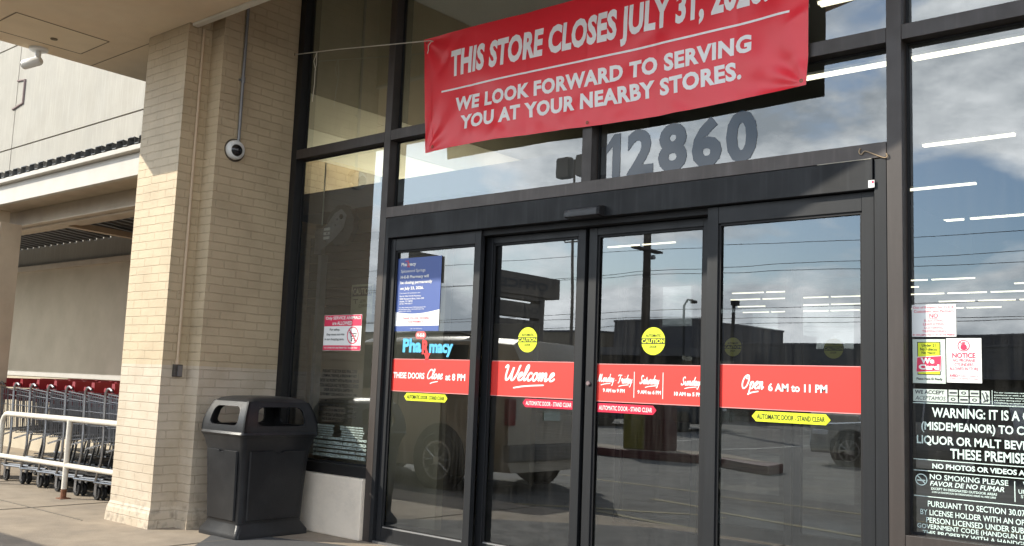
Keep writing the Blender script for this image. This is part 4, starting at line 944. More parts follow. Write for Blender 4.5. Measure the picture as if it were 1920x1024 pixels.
ban_text([('WE LOOK FORWARD TO SERVING', bx(0.825), bx(3.225), -0.172, -0.062), ('YOU AT YOUR NEARBY STORES.', bx(0.885), bx(3.16), -0.320, -0.210)], bold=0.045, space=1.08).build('lettering', M_banw, bn, fixn=False)
rlm = MB(); n = 80; xa, xb = bx(0.66), bx(3.46)
for i in range(n+1):
    x = xa+(xb-xa)*i/n
    for z in (0.004, 0.018):
        X, Y, Z = on_banner(x, z); rlm.v.append((X, Y-0.0025, Z))
rlm.f = [(2*i, 2*i+2, 2*i+3, 2*i+1) for i in range(n)]
rlm.build('rule_line', M_banw, bn, fixn=False)
for (gx, gz) in ((BX0+0.03,BZ1-0.03),(BX1-0.03,BZ1-0.03),(BX0+0.09,BZ0+0.035),(BX1-0.03,BZ0+0.03),(-0.02,BZ0+0.025)):
    X, Y, Z = on_banner(gx, gz)
    disc(MB(), X, Z, 0.011, 0.011, Y-0.003, 16, 0.5).build('grommet', mat('dark_brass', (0.12,0.09,0.05), 0.4, 0.8), bn, fixn=False)
# seam creases in the film
M_rope = mat('white_cord', (0.62,0.58,0.50), 0.9)
rp = thing('tie_cord', 'thin pale cord tying the banner to the brick pier with loose ends hanging', 'cord', (-1.22,-0.03,4.108))
O_ = (-1.22,-0.03,4.108)
rel = lambda p: (p[0]-O_[0], p[1]-O_[1], p[2]-O_[2])
MB().tube([rel(p) for p in [(-1.228,-0.02,4.108),(-0.6,-0.045,4.022),(0.0,-0.05,3.935),(0.515,-0.04,3.868),(0.545,-0.036,3.855)]], 0.0045, 6).build('line', M_rope, rp, smooth=True)
MB().tube([rel(p) for p in [(-0.91,-0.03,4.062),(-0.90,-0.035,3.95),(-0.905,-0.04,3.90),(-0.915,-0.03,3.78),(-0.93,-0.03,3.62)]], 0.0035, 5).tube([rel(p) for p in [(-0.91,-0.03,4.062),(-0.945,-0.03,3.99),(-0.925,-0.03,3.93),(-0.91,-0.03,3.90)]], 0.0035, 5).build('loose_end', M_rope, rp, smooth=True)
MB().tube([rel(p) for p in [(0.53,-0.04,3.86),(0.50,-0.045,3.83),(0.505,-0.045,3.79),(0.495,-0.045,3.765)]], 0.004, 5).build('knot_tail', M_rope, rp, smooth=True)
MB().tube([rel((-1.228+0.022*math.cos(a)-0.02,-0.03+0.0*a,4.108+0.018*math.sin(a))) for a in [i*2*PI/10 for i in range(10)]], 0.004, 5, closed=True).build('eye_ring', mat('dark_brass', (0.12,0.09,0.05)), rp, smooth=True)

# ================================================================== FIXTURES ON THE PIER AND SOFFIT
cd_ = thing('conduit', 'grey steel conduit dropping down the brick to the dome camera', 'conduit', (-1.229,-0.555,3.2))
MB().tube([(0.022,0,-0.04),(0.022,0.0,0.6),(0.022,0.002,2.29)], 0.0135, 10).build('pipe', M_grey_pipe, cd_, smooth=True)
MB().tube([(0.022,0.001,0.50),(0.022,0.001,0.545)], 0.0185, 10).box(0.0,0.01,-0.03,0.03,0.513,0.53).build('coupling', M_grey_pipe, cd_)
dm = thing('dome_camera', 'white dome security camera with a dark lens on the brick beside the glass', 'camera', (-1.229,-0.575,3.108))
MB().lathe([(0.098,0.0),(0.098,0.006),(0.094,0.008)], (0,0,0), 'x', 28).build('backplate', mat('rusty_plate',(0.10,0.075,0.05),0.8, var=0.5, vscale=30), dm, smooth=True)
tilt = Matrix.Rotation(R(18), 3, 'Y') @ Matrix.Rotation(R(-12), 3, 'Z')
MB().lathe([(0.078,0.008),(0.082,0.02),(0.082,0.045),(0.074,0.062),(0.060,0.070)], (0,-0.012,-0.004), 'x', 28).build('housing', M_white_plastic, dm, smooth=True)
MB().lathe([(0.052*math.cos(a), 0.066+0.048*math.sin(a)) for a in [i*PI/2/6 for i in range(7)]], (0.0,-0.008,0.006), 'x', 24, tilt).build('lens_dome', M_lens, dm, smooth=True)
tag(None or MB().tube([(0,0,0),(0,0,0.001)],0.001,3).build('screw', M_grey_pipe, dm))
c2 = thing('conduit', 'tan painted conduit running down the pier to a rusty outlet box', 'conduit', (-1.415,-0.845,1.25))
MB().tube([(0.019,-0.003,0.06),(0.019,0.0,1.3),(0.019,0.004,2.87)], 0.013, 10).tube([(0.019,-0.003,0.045),(0.019,-0.003,0.075)], 0.019, 10).box(0,0.008,-0.03,0.03,0.62,0.64).box(0,0.008,-0.03,0.03,1.95,1.97).build('pipe', mat('tan_pipe_paint', (0.53,0.40,0.265), 0.5, var=0.15), c2, smooth=True)
bxm = MB().box(0.0,0.045,-0.034,0.034,-0.055,0.045); bxo = bxm.build('outlet_box', mat('weathered_box', (0.085,0.075,0.065), 0.6, 0.3, var=0.5, vscale=30), c2, bevel=0.004)
MB().box(0.046,0.055,-0.012,0.026,-0.05,0.035).build('cover_plate', mat('grey_cover', (0.16,0.15,0.145), 0.5, 0.3), bxo, bevel=0.002)
bc = thing('bullet_camera', 'white bullet security camera hanging from the soffit edge', 'camera', (-3.195,-1.43,4.14)); BS = 0.78
MB().lathe([(0.082,0.0),(0.082,-0.018),(0.07,-0.026),(0.03,-0.028)], (0,0,0), 'z', 28).build('mount', M_white_plastic, bc, smooth=True)
MB().tube([(0.0,0,-0.03),(0.0,0,-0.10),(-0.01,-0.005,-0.125)], 0.026, 12).build('arm', M_white_plastic, bc, smooth=True)
dirv = Vector((-0.82,-0.50,-0.22)).normalized()
b0 = Vector((0.03,0.02,-0.115)); 
MB().tube([b0, b0+dirv*0.02, b0+dirv*0.17, b0+dirv*0.18], [0.03,0.041,0.043,0.04], 18).build('body', M_white_plastic, bc, smooth=True)
MB().tube([b0+dirv*0.181, b0+dirv*0.187], [0.036,0.034], 18).build('lens', M_lens, bc)
MB().tube([b0+dirv*0.04+Vector((0,0,0.042)), b0+dirv*0.20+Vector((0,0,0.042))], 0.012, 4).build('sun_visor', M_white_plastic, bc)
tag(MB().tube([(-2.80,-1.47,4.139),(-2.80,-1.47,4.130)], 0.03, 12).build('soffit_vent', mat('brown_stain',(0.18,0.14,0.09),0.9)), 'small round dark fitting on the stucco soffit near the panel seam', 'fitting')

# ================================================================== TRASH CAN
tcn = thing('trash_can', 'black plastic trash can with an open hood beside the brick pier', 'trash can', (-0.80,-0.43,0))
def ring(x0,x1,y0,y1,z,r=0.05,n=5):
    o = []
    for cx, cy, a0 in ((x1-r,y1-r,0),(x0+r,y1-r,PI/2),(x0+r,y0+r,PI),(x1-r,y0+r,1.5*PI)):
        for i in range(n): 
            a = a0 + PI/2*i/(n-1); o.append((cx+r*math.cos(a), cy+r*math.sin(a), z))
    return o
def loft(mb, rings, cap0=True, cap1=True):
    k = len(mb.v); n = len(rings[0])
    for r_ in rings: mb.v += r_
    for i in range(len(rings)-1):
        for j in range(n): mb.f.append((k+i*n+j, k+i*n+(j+1)%n, k+(i+1)*n+(j+1)%n, k+(i+1)*n+j))
    if cap0: mb.f.append(tuple(k+j for j in reversed(range(n))))
    if cap1: mb.f.append(tuple(k+(len(rings)-1)*n+j for j in range(n)))
    return mb
hx, hy = 0.245, 0.315
loft(MB(), [ring(-hx-0.015,hx+0.015,-hy-0.02,hy+0.02,0.0,0.03), ring(-hx-0.015,hx+0.015,-hy-0.02,hy+0.02,0.035,0.03), ring(-hx+0.02,hx-0.02,-hy+0.02,hy-0.02,0.10,0.04), ring(-hx+0.018,hx-0.018,-hy+0.018,hy-0.018,0.118,0.04)]).build('base', M_black_plastic, tcn, smooth=True)
bodyp = [(0.115,0.224,0.298),(0.30,0.230,0.305),(0.55,0.242,0.318),(0.66,0.254,0.328),(0.725,0.272,0.342),(0.765,0.290,0.354)]
loft(MB(), [ring(-a,a,-b,b,z,0.045) for z,a,b in bodyp]).build('body', M_black_plastic, tcn, smooth=True)
# recessed panels on the faces (raised frame on the tapered sides)
def side_panel(face):
    mb = MB()
    def P(s, z):
        t = (z-0.115)/(0.66-0.115); a = 0.225+(0.254-0.225)*t**1.15; b = 0.299+(0.328-0.299)*t**1.15
        return (s*a, -b-0.004, z) if face == 'front' else (a+0.004, s*b, z)
    prof = [(-0.80,0.13),(0.78,0.13),(0.80,0.40),(0.80,0.655),(0.15,0.655),(0.08,0.640),(-0.08,0.640),(-0.15,0.655),(-0.80,0.655),(-0.80,0.40)]
    pin = [P(*p) for p in prof]; d = Vector((0,-0.012,0)) if face == 'front' else Vector((0.012,0,0))
    n = len(pin); mb.v = [tuple(Vector(p)) for p in pin] + [tuple(Vector(p)+d*0.9) for p in [P(s*0.965, z*0.985+0.006) for s, z in prof]]
    mb.f = [tuple(range(n, 2*n))] + [(i,(i+1)%n,(i+1)%n+n,i+n) for i in range(n)]
    return mb
side_panel('front').build('front_panel', M_black_plastic, tcn); side_panel('side').build('side_panel', M_black_plastic, tcn)
loft(MB(), [ring(-0.298,0.298,-0.358,0.358,0.766,0.05), ring(-0.305,0.305,-0.366,0.366,0.780,0.05), ring(-0.298,0.298,-0.358,0.358,0.797,0.05)]).build('rim', M_black_plastic, tcn, smooth=True)
# hood: four corner posts, curved roof, openings left open
hd_ = MB()
def hood_ring(z):
    t = (z-0.797)/(1.03-0.797); a = 0.288-0.055*t**2; b = 0.348-0.065*t**2
    return a, b
def wallpatch(face, s0, s1, z0, z1, n=6):
    k = len(hd_.v)
    for i in range(n+1):
        z = z0+(z1-z0)*i/n; a, b = hood_ring(z)
        for s_ in (s0, s1):
            for d in (0.0, 0.02):
                if face == 'f': hd_.v.append((s_*a, -(b-d), z))
                elif face == 'b': hd_.v.append((s_*a, (b-d), z))
                elif face == 'r': hd_.v.append(((a-d), s_*b, z))
                else: hd_.v.append((-(a-d), s_*b, z))
    for i in range(n):
        p = k+4*i; q = p+4
        hd_.f.extend([(p,p+2,q+2,q),(p+1,q+1,q+3,p+3),(p,q,q+1,p+1),(p+2,p+3,q+3,q+2)])
    hd_.f.extend([(k,k+1,k+3,k+2),(k+4*n,k+4*n+2,k+4*n+3,k+4*n+1)])
for f_ in 'fbrl':
    wallpatch(f_, -1.0, -0.66, 0.797, 1.03); wallpatch(f_, 0.66, 1.0, 0.797, 1.03)
    wallpatch(f_, -0.659, 0.659, 0.797, 0.845, 2); wallpatch(f_, -0.659, 0.659, 0.99, 1.03, 2)
def corner(face, sx, s0, ds, z0, dz):
    k = len(hd_.v)
    pl_ = [(s0, z0), (s0-sx*ds, z0), (s0-sx*ds*0.55, z0+dz*0.12), (s0-sx*ds*0.12, z0+dz*0.55), (s0, z0+dz)]
    for d in (0.0, 0.02):
        for s_, z in pl_:
            a, b = hood_ring(z)
            hd_.v.append({'f': (s_*a, -(b-d), z), 'b': (s_*a, (b-d), z), 'r': ((a-d), s_*b, z), 'l': (-(a-d), s_*b, z)}[face])
    hd_.f.extend([tuple(k+i for i in range(5)), tuple(k+9-i for i in range(5))] + [(k+i, k+(i+1)%5, k+5+(i+1)%5, k+5+i) for i in range(5)])
for f_ in 'fbrl':
    for sx in (-1, 1): corner(f_, sx, sx*0.658, 0.16, 0.846, 0.035); corner(f_, sx, sx*0.658, 0.16, 0.989, -0.035)
hd_.build('hood', M_black_plastic, tcn, smooth=True)
a, b = hood_ring(1.03)
loft(MB(), [ring(-a-0.004,a+0.004,-b-0.004,b+0.004,1.028,0.04), ring(-a+0.02,a-0.02,-b+0.02,b-0.02,1.050,0.05), ring(-a+0.08,a-0.08,-b+0.09,b-0.09,1.066,0.05), ring(-0.05,0.05,-0.09,0.09,1.072,0.03)]).build('lid', M_black_plastic, tcn, smooth=True)
MB().box(-0.26,0.26,-0.31,0.31,0.768,0.80).build('liner', M_hole, tcn)

# ================================================================== SHOPPING CARTS
def cart_proto():
    t = thing('shopping_cart', 'wire shopping cart', 'shopping cart', (0,0,0), 0, 'nested shopping carts')
    wr, W2 = 0.0042, 0.255
    zt0, zt1 = 1.0, 0.93          # basket top at the rear (x=0) and the nose (x=0.88)
    def top(x): return zt0 + (zt1-zt0)*x/0.88
    def bot(x): return 0.52 + (0.60-0.52)*x/0.88
    def hw(x, z): return W2 - 0.055*x/0.88 - 0.05*(1-(z-0.5)/0.5)*0.6
    bk = MB()
    for sgn in (-1, 1):
        n = 20
        for i in range(n+1):
            x = 0.02+0.86*i/n; bk.rod((x, sgn*hw(x,bot(x)), bot(x)), (x-0.01, sgn*hw(x,top(x)), top(x)), wr, 4)
        for fz in (0.0, 0.33, 0.62, 0.85):
            bk.rod((0.0, sgn*hw(0,bot(0)+(top(0)-bot(0))*fz), bot(0)+(top(0)-bot(0))*fz), (0.88, sgn*hw(0.88,bot(.88)+(top(.88)-bot(.88))*fz), bot(.88)+(top(.88)-bot(.88))*fz), 0.0042, 4)
    for i in range(9):
        s_ = -1+2*i/8
        bk.rod((0.88, s_*hw(.88,bot(.88)), bot(.88)), (0.90, s_*hw(.88,top(.88)), top(.88)), wr, 4)
        bk.rod((0.02, s_*hw(0,bot(0)), bot(0)), (0.88, s_*hw(.88,bot(.88)), bot(.88)), wr, 4)
        bk.rod((0.03, s_*hw(0,.95), 0.98), (0.05, s_*hw(0,.6), 0.56), wr, 4)
    bk.build('basket', M_chrome, t)
    rim = MB().tube([(0.0,-W2,1.0),(0.88,-W2+0.055,0.93),(0.90,W2-0.055,0.93),(0.0,W2,1.0)], 0.0075, 6)
    rim.build('rim', M_chrome, t, smooth=True)
    fr = MB()
    for sgn in (-1, 1):
        y = sgn*(W2+0.012)
        arcp = [(-0.005,y,0.42),(-0.01,y,0.60),(-0.035,y,0.96),(-0.030,y,1.015),(-0.005,y,1.045),(0.04,y,1.05),(0.09,y,1.03)]
        fr.tube([(-0.085,y,0.155),(-0.06,y,0.25),(-0.015,y,0.36)] + arcp, 0.0125, 7)
        fr.tube([(-0.10,y,0.165),(0.3,y*0.92,0.175),(0.78,y*0.78,0.19)], 0.014, 7)
        fr.tube([(0.05,y*0.95,0.46),(0.45,y*0.85,0.55)], 0.009, 6)
    for x in (0.05, 0.25, 0.45, 0.65): fr.rod((x,-W2*0.9,0.185),(x,W2*0.9,0.185), 0.004, 4)
    fr.build('frame', M_chrome, t, smooth=True)
    MB().tube([(-0.035,-W2-0.02,1.035),(-0.035,W2+0.02,1.035)], 0.024, 8).hexa([(-0.06,-0.20,1.0),(0.01,-0.20,1.0),(0.01,0.20,1.0),(-0.06,0.20,1.0),(-0.055,-0.20,1.10),(0.0,-0.20,1.10),(0.0,0.20,1.10),(-0.055,0.20,1.10)]).build('handle', M_red_plastic, t, smooth=True)
    MB().hexa([(0.0,-0.22,0.205),(0.76,-0.17,0.215),(0.76,0.17,0.215),(0.0,0.22,0.205),(0.0,-0.22,0.215),(0.76,-0.17,0.225),(0.76,0.17,0.225),(0.0,0.22,0.215)]).build('lower_shade_sheet', mat('dark_shade_sheet',(0.015,0.015,0.016),0.6), t)  # solid dark sheet added to shade the ground below the carts
    MB().hexa([(0.03,-0.20,0.535),(0.86,-0.16,0.615),(0.86,0.16,0.615),(0.03,0.20,0.535),(0.03,-0.20,0.545),(0.86,-0.16,0.625),(0.86,0.16,0.625),(0.03,0.20,0.545)]).build('basket_shade_sheet', mat('dark_shade_sheet',(0.015,0.015,0.016)), t)  # second dark sheet, added to deepen the shade in the nested baskets
    MB().box(0.0,0.016,-0.22,0.22,0.86,0.985).build('child_seat', M_red_plastic, t)
    for x, sgn in ((-0.07,-1),(-0.07,1),(0.74,-1),(0.74,1)):
        y = sgn*(W2-0.01) if x < 0.3 else sgn*(W2-0.07)
        wl = MB().lathe([(0.012,-0.014),(0.056,-0.014),(0.062,-0.008),(0.062,0.008),(0.056,0.014),(0.012,0.014)], (x,y,0.062), 'y', 16).build('wheel', M_rubber, t, smooth=True)
        MB().lathe([(0.030,-0.019),(0.030,0.019)], (x,y,0.062), 'y', 12).build('hub', M_chrome, wl)
        MB().box(x-0.022,x+0.022,y-0.026,y-0.020,0.05,0.15).box(x-0.022,x+0.022,y+0.020,y+0.026,0.05,0.15).box(x-0.03,x+0.03,y-0.026,y+0.026,0.15,0.158).build('fork', M_chrome, wl)
    return t
proto = cart_proto()
posn = ['nearest to the brick pier','second from the brick pier','third from the brick pier','fourth from the brick pier','fifth from the brick pier','sixth from the brick pier','seventh from the brick pier','eighth from the brick pier','ninth from the brick pier']
k = 0
for row, (yy, n, xs0, dx) in enumerate(((-0.225,8,-2.78,0.405),(0.40,10,-2.9,0.36),(1.0,11,-3.1,0.36))):
    for i in range(n):
        x = xs0 - dx*i
        lab = ('wire shopping cart in the front nested row behind the rail, %s' % posn[i]) if row == 0 else ('red handled shopping cart nested in the middle row of carts' if row == 1 else 'red handled shopping cart in the row against the back wall')
        if k == 0: proto.location = (x, yy, 0); proto['label'] = lab; o = proto
        else: o = dup(proto, (x, yy, 0), 0.0, lab)
        if row > 0: o['group'] = 'carts in the middle row' if row == 1 else 'carts in the back row'
        k += 1

# ================================================================== CAR PARK (mirrored in the panes)
def car(nm, label, cat, loc, rz, L, Wd, zh, zr, paint, van=False, rims=True, boxy=False):
    """A road car built from lofted sections; its nose points along local +x, wheels on z = 0."""
    t = thing(nm, label, cat, loc, rz)
    hw = Wd/2; sill = 0.30; wr = 0.37 if zr > 1.6 else 0.33
    st = [] # x, z top (bonnet / roof), half width factor at the top
    if van: keys = [(-L/2,zh*0.95,zr-0.12),( -L/2+0.15,zh,zr),(0.0,zh,zr),(L*0.22,zh,zr-0.05),(L*0.36,zh,zh+0.05),(L/2-0.12,zh-0.12,zh-0.08),(L/2,zh-0.3,zh-0.28)]
    elif boxy: keys = [(-L/2,zh*0.97,zr-0.22),(-L/2+0.10,zh,zr-0.04),(-L/2+0.6,zh,zr),(L*0.08,zh,zr-0.01),(L*0.17,zh,zr-0.12),(L*0.27,zh-0.02,zh+0.0),(L/2-0.2,zh-0.08,zh-0.05),(L/2-0.04,zh-0.2,zh-0.18),(L/2,zh-0.42,zh-0.40)]
    else: keys = [(-L/2,zh-0.12,zh-0.02),(-L/2+0.08,zh,zh+0.12),(-L/2+0.45,zh,zr-0.10),(-L*0.18,zh,zr),(L*0.05,zh,zr-0.02),(L*0.14,zh,zr-0.14),(L*0.255,zh-0.02,zh+0.0),(L/2-0.25,zh-0.10,zh-0.07),(L/2-0.04,zh-0.22,zh-0.20),(L/2,zh-0.42,zh-0.40)]
    mb = MB(); n = 0
    for x, zb_, zt_ in keys:
        e = 1.0 - 0.10*max(0, (abs(x)/(L/2))**6)
        w0 = hw*e; tp = 0.80 if zt_ > zh+0.1 else 0.93
        half = [(w0*0.90, sill-0.04), (w0*0.985, sill+0.08), (w0, (sill+zb_)/2), (w0*0.975, zb_), (w0*tp, max(zt_-0.07, zb_+0.004)), (w0*tp*0.82, max(zt_, zb_+0.008))]
        rg = [(x, -a, z) for a, z in half] + [(x, a, z) for a, z in reversed(half)]
        n = len(rg); mb.v += rg
    m_ = len(keys)
    for i in range(m_-1):
        for j in range(n): mb.f.append((i*n+j, i*n+(j+1)%n, (i+1)*n+(j+1)%n, (i+1)*n+j))
    mb.f.append(tuple(range(n))); mb.f.append(tuple((m_-1)*n+j for j in reversed(range(n))))
    mb.build('body', paint, t, smooth=True)
    M_win = mat('car_glass', (0.012,0.014,0.016), 0.05)
    x_a, x_b = (L*0.10, L*0.30) if van else (-L/2+0.55, L*0.20)
    for sgn in (-1, 1):
        yb, yt = sgn*(hw*0.978+0.004), sgn*(hw*0.80+0.012)
        zt_ = zr-0.12
        g = MB(); cuts = [x_a, x_a+(x_b-x_a)*0.32, x_a+(x_b-x_a)*0.64, x_b] if not van else [x_a, x_b]
        for i in range(len(cuts)-1):
            a, b = cuts[i]+0.02, cuts[i+1]-0.02
            a2 = a + (0.10 if i == 0 else 0); b2 = b - (0.34 if i == len(cuts)-2 else 0)
            f_ = 0.94; yq = yb + (yt-yb)*f_
            vs = [(a, yb, zh+0.03), (b, yb, zh+0.03), (b2, yq, zt_), (a2, yq, zt_)]
            g.add(vs, [(0,1,2,3)]); g.add([(p[0], p[1]-sgn*0.02, p[2]) for p in vs], [(3,2,1,0)])
        g.build('side_window', M_win, t)
        MB().box(-0.5,-0.30,sgn*(hw+0.004)-0.012,sgn*(hw+0.004)+0.012,zh-0.12,zh-0.09).build('handle', paint, t, bevel=0.004)
        hl = MB().box(L/2-0.42,L/2-0.08,sgn*hw*0.90-0.05,sgn*hw*0.90+0.05,zh-0.30,zh-0.20); hl.build('headlight', mat('lamp_glass',(0.7,0.72,0.74),0.1), t, bevel=0.02)
    for x in (-L*0.30, L*0.305):
        for sgn in (-1, 1):
            MB().lathe([(wr+0.085,-0.006),(wr+0.085,0.006)], (x, sgn*(hw*0.988), wr+0.02), 'y', 28).build('wheel_arch', mat('dark_arch_trim',(0.014,0.014,0.015),0.7), t)
            wl = MB().lathe([(wr*0.66,-0.115),(wr-0.03,-0.115),(wr,-0.09),(wr,0.09),(wr-0.03,0.115),(wr*0.66,0.115)], (x, sgn*(hw-0.088), wr), 'y', 28).build('wheel', M_rubber, t, smooth=True)
            if rims:
                rm = MB(); yy = sgn*(hw+0.030)
                for q in range(5):
                    a0 = q*2*PI/5+0.3
                    for da in (-0.16, 0.16):
                        p0 = Vector((x+0.05*math.cos(a0+da), yy, wr+0.05*math.sin(a0+da))); p1 = Vector((x+wr*0.64*math.cos(a0+da*1.9), yy-sgn*0.012, wr+wr*0.64*math.sin(a0+da*1.9)))
                        rm.rod(p0, p1, 0.016, 5)
                rm.lathe([(wr*0.68,-0.01),(wr*0.68,0.01),(wr*0.61,0.01),(wr*0.61,-0.01)], (x, yy-sgn*0.012, wr), 'y', 28)
                rm.lathe([(0.05,-0.012),(0.05,0.012)], (x, yy, wr), 'y', 14)
                rm.build('rim', mat('alloy',(0.42,0.42,0.43),0.35,0.8), wl)
    if boxy:
        xr = -L/2-0.004
        for sgn in (-1, 1):
            MB().box(xr-0.02,xr+0.06,sgn*hw*0.86-0.07,sgn*hw*0.86+0.07,0.86,1.18).build('tail_lamp', mat('tail_lamp_red',(0.20,0.01,0.01),0.2), t, bevel=0.01)
        MB().box(xr-0.07,xr+0.05,-hw*0.96,hw*0.96,0.40,0.62).build('rear_bumper', mat('bumper_grey',(0.10,0.095,0.085),0.6), t, bevel=0.03)
        MB().box(xr-0.012,xr+0.05,-hw*0.70,hw*0.70,zh+0.06,zr-0.30).build('rear_window', M_win, t, bevel=0.02)
        MB().box(xr-0.012,xr+0.02,-0.17,0.17,0.92,1.04).build('number_plate', V_pale, t)
        MB().box(xr-0.03,xr+0.02,-0.35,0.35,1.09,1.12).build('tailgate_handle', mat('bumper_grey',(0.10,0.095,0.085)), t)
        sm_ = MB()
        for sgn in (-1, 1):
            for xx in (-0.62, 0.36): sm_.box(xx,xx+0.012,sgn*(hw+0.0005)-0.006,sgn*(hw+0.0005)+0.006,0.38,zh-0.02)
        sm_.build('door_seam', M_rubber, t)
    if zr > 1.6 and not van:
        for sgn in (-1, 1): MB().tube([(-L*0.36,sgn*hw*0.66,zr-0.01),(-L*0.30,sgn*hw*0.66,zr+0.045),(L*0.02,sgn*hw*0.66,zr+0.04),(L*0.07,sgn*hw*0.66,zr-0.02)], 0.018, 6).build('roof_rail', M_rubber, t, smooth=True)
    return t
P_white = mat('tan_car_paint', (0.44,0.39,0.31), 0.3); P_silver = mat('silver_car_paint', (0.36,0.37,0.38), 0.25, 0.5)
P_dark = mat('dark_car_paint', (0.035,0.04,0.05), 0.2); P_blue = mat('blue_car_paint', (0.04,0.07,0.16), 0.2)
car('parked_car', 'pale sport utility car at the kerb mirrored in the left door pane', 'car', (-4.52,-4.80,-0.12), PI, 4.7, 1.90, 1.22, 1.98, P_white, boxy=True)
car('parked_car', 'silver sedan mirrored at the right edge of the doors', 'car', (-0.45,-15.3,-0.12), PI, 4.5, 1.8, 0.92, 1.45, P_silver)
for i, (x, y, p, lab) in enumerate(((-20.4,-26.5,P_dark,'black car parked far across the lot, left of the dark truck'),(-16.2,-26.5,P_blue,'dark blue car parked far across the lot'),(-13.2,-27.0,P_dark,'dark parked car beside the blue one across the lot'),(-7.5,-30.0,P_white,'white car parked at the far side of the lot'),(-25.5,-27.0,P_silver,'grey car parked at the far left of the lot'))):
    car('parked_car', lab, 'car', (x, y, -0.12), PI/2 if i % 2 else -PI/2, 4.6, 1.85, 1.0, 1.6, p, rims=False)

def pylon():
    t = thing('pylon_sign', 'tall dark shopping centre pylon sign with mirrored tenant names', 'sign', (-24,-28.5,-0.12), PI/2)
    MB().box(-4.2,0.9,-0.4,0.4,5.75,6.72).build('crown_panel', mat('sign_brown',(0.16,0.135,0.11),0.7,var=0.2), t)
    MB().box(-3.2,0.7,-0.3,0.3,0.0,4.55).box(-3.2,0.7,-0.3,0.3,4.70,5.40).box(-3.2,0.7,-0.3,0.3,5.55,5.745).box(-3.2,-2.8,-0.3,0.3,4.551,4.699).box(-3.2,-2.8,-0.3,0.3,5.401,5.549).build('cabinet', mat('sign_grey',(0.15,0.13,0.11),0.7,var=0.2), t)
    for side in (1, -1):
        for body, x0, x1, z0, z1 in (('OFFICE', -3.3, 0.4, 6.02, 6.42),('CHASE', -2.7, -0.9, 4.90, 5.22),('Pcoe', -2.5, -1.5, 4.05, 4.32)):
            mb = MB(); letter(mb, body, -x1 if side < 0 else x0, -x0 if side < 0 else x1, z0, z1, -0.41 if body == 'OFFICE' else -0.31, bold=0.03)
            if side < 0: mb.v = [(-x, -y, z) for x, y, z in mb.v]
            mb.build('lettering', mat('sign_letters',(0.05,0.05,0.05),0.6), t, fixn=False)
pylon()
sb_ = thing('pole_sign', 'dark rectangular cabinet sign on a slim pole', 'sign', (-32,-31.8,-0.12), PI/2)
MB().box(-1.2,1.2,-0.2,0.2,6.9,8.4).build('cabinet', mat('sign_brown',(0.16,0.135,0.11)), sb_)
MB().tube([(-0.4,0,0),(-0.4,0,6.9)], 0.09, 8).build('pole', M_grey_pipe, sb_)
# wooden utility pole and wires
up = thing('utility_pole', 'thick dark wooden utility pole behind the parked cars', 'utility pole', (-20.6,-36,-0.12))
MB().tube([(0,0,0),(0,0,6),(0.02,0,12.5)], [0.24,0.21,0.17], 10).build('shaft', mat('creosote_wood',(0.07,0.055,0.045),0.9,var=0.3), up, smooth=True)
MB().box(-0.2,0.2,-1.2,1.2,8.45,8.56).build('crossarm', mat('creosote_wood',(0.07,0.055,0.045)), up)
MB().tube([(0.25,0,8.1),(0.45,0,8.1)], 0.12, 8).build('insulator', M_grey_pipe, up)
for i, (z, dy, lab) in enumerate(((8.35,0.3,'topmost overhead wire crossing the sky'),(7.35,-0.3,'upper wire of the close middle pair'),(7.10,0.2,'lower wire of the close middle pair'),(5.35,0.0,'single wire below the middle pair'),(4.95,0.4,'lowest but one wire just over the roofline'),(4.6,0.1,'lowest overhead wire along the far roofline'))):
    pts = []
    for k in range(41):
        x = -62 + 90*k/40; s_ = ((x+20.6)/41.0); sag = 0.9*(abs(s_) - s_*s_) if abs(s_) <= 1 else 0
        pts.append((x, -36+dy, z - sag + 0.01*(x+20.6)*(1 if i % 2 else -0.6)))
    tag(MB().tube(pts, 0.014, 5).build('power_line', M_rubber, smooth=True), lab, 'power line', 'overhead wires over the car park')
lp_ = thing('light_pole', 'tall car park light pole with twin box heads', 'light pole', (-28.3,-40,-0.12))
MB().tube([(0,0,0),(0,0,15.0)], [0.11,0.07], 8).build('pole', mat('brown_pole',(0.17,0.14,0.11),0.6), lp_, smooth=True)
for sx in (-0.75, 0.75): MB().box(sx-0.5,sx+0.5,-0.35,0.35,13.9,15.2).build('lamp_head', mat('brown_pole',(0.17,0.14,0.11)), lp_, bevel=0.2)
MB().tube([(-0.6,0,10.4),(-0.6,0,10.0),(0.6,0,10.0),(0.6,0,10.4)], 0.05, 6).build('bracket', mat('brown_pole',(0.17,0.14,0.11)), lp_)
lq = thing('light_pole', 'slim dark light pole standing over the low far building', 'light pole', (-16.7,-38,-0.12))
MB().tube([(0,0,0),(0,0,6.0)], 0.09, 8).build('pole', M_rubber, lq, smooth=True)
MB().box(-0.12,0.12,-0.4,0.1,5.8,6.05).build('lamp_head', M_rubber, lq)
lr_ = thing('light_pole', 'light pole with a bent arm beside the wooden utility pole', 'light pole', (-19.9,-38.5,-0.12))
MB().tube([(0,0,0),(0,0,5.9),(0.2,0,6.2),(0.5,0,6.15)], 0.06, 8).build('pole', M_rubber, lr_, smooth=True)
MB().box(0.4,0.7,-0.1,0.1,6.0,6.15).build('lamp_head', M_rubber, lr_)
# yellow and dark red box on the island
bxs = thing('island_barrier', 'yellow and dark red box barrier on the kerb island', 'barrier', (-5.15,-12.05,0.056), 0.0)
MB().box(-0.52,-0.02,-0.25,0.25,0,0.95).build('yellow_side', mat('dull_yellow_paint',(0.17,0.15,0.02),0.6,var=0.2), bxs, bevel=0.02)
MB().box(-0.018,0.46,-0.25,0.25,0,0.92).build('red_side', mat('dark_red_paint',(0.08,0.022,0.018),0.6,var=0.2), bxs, bevel=0.02)
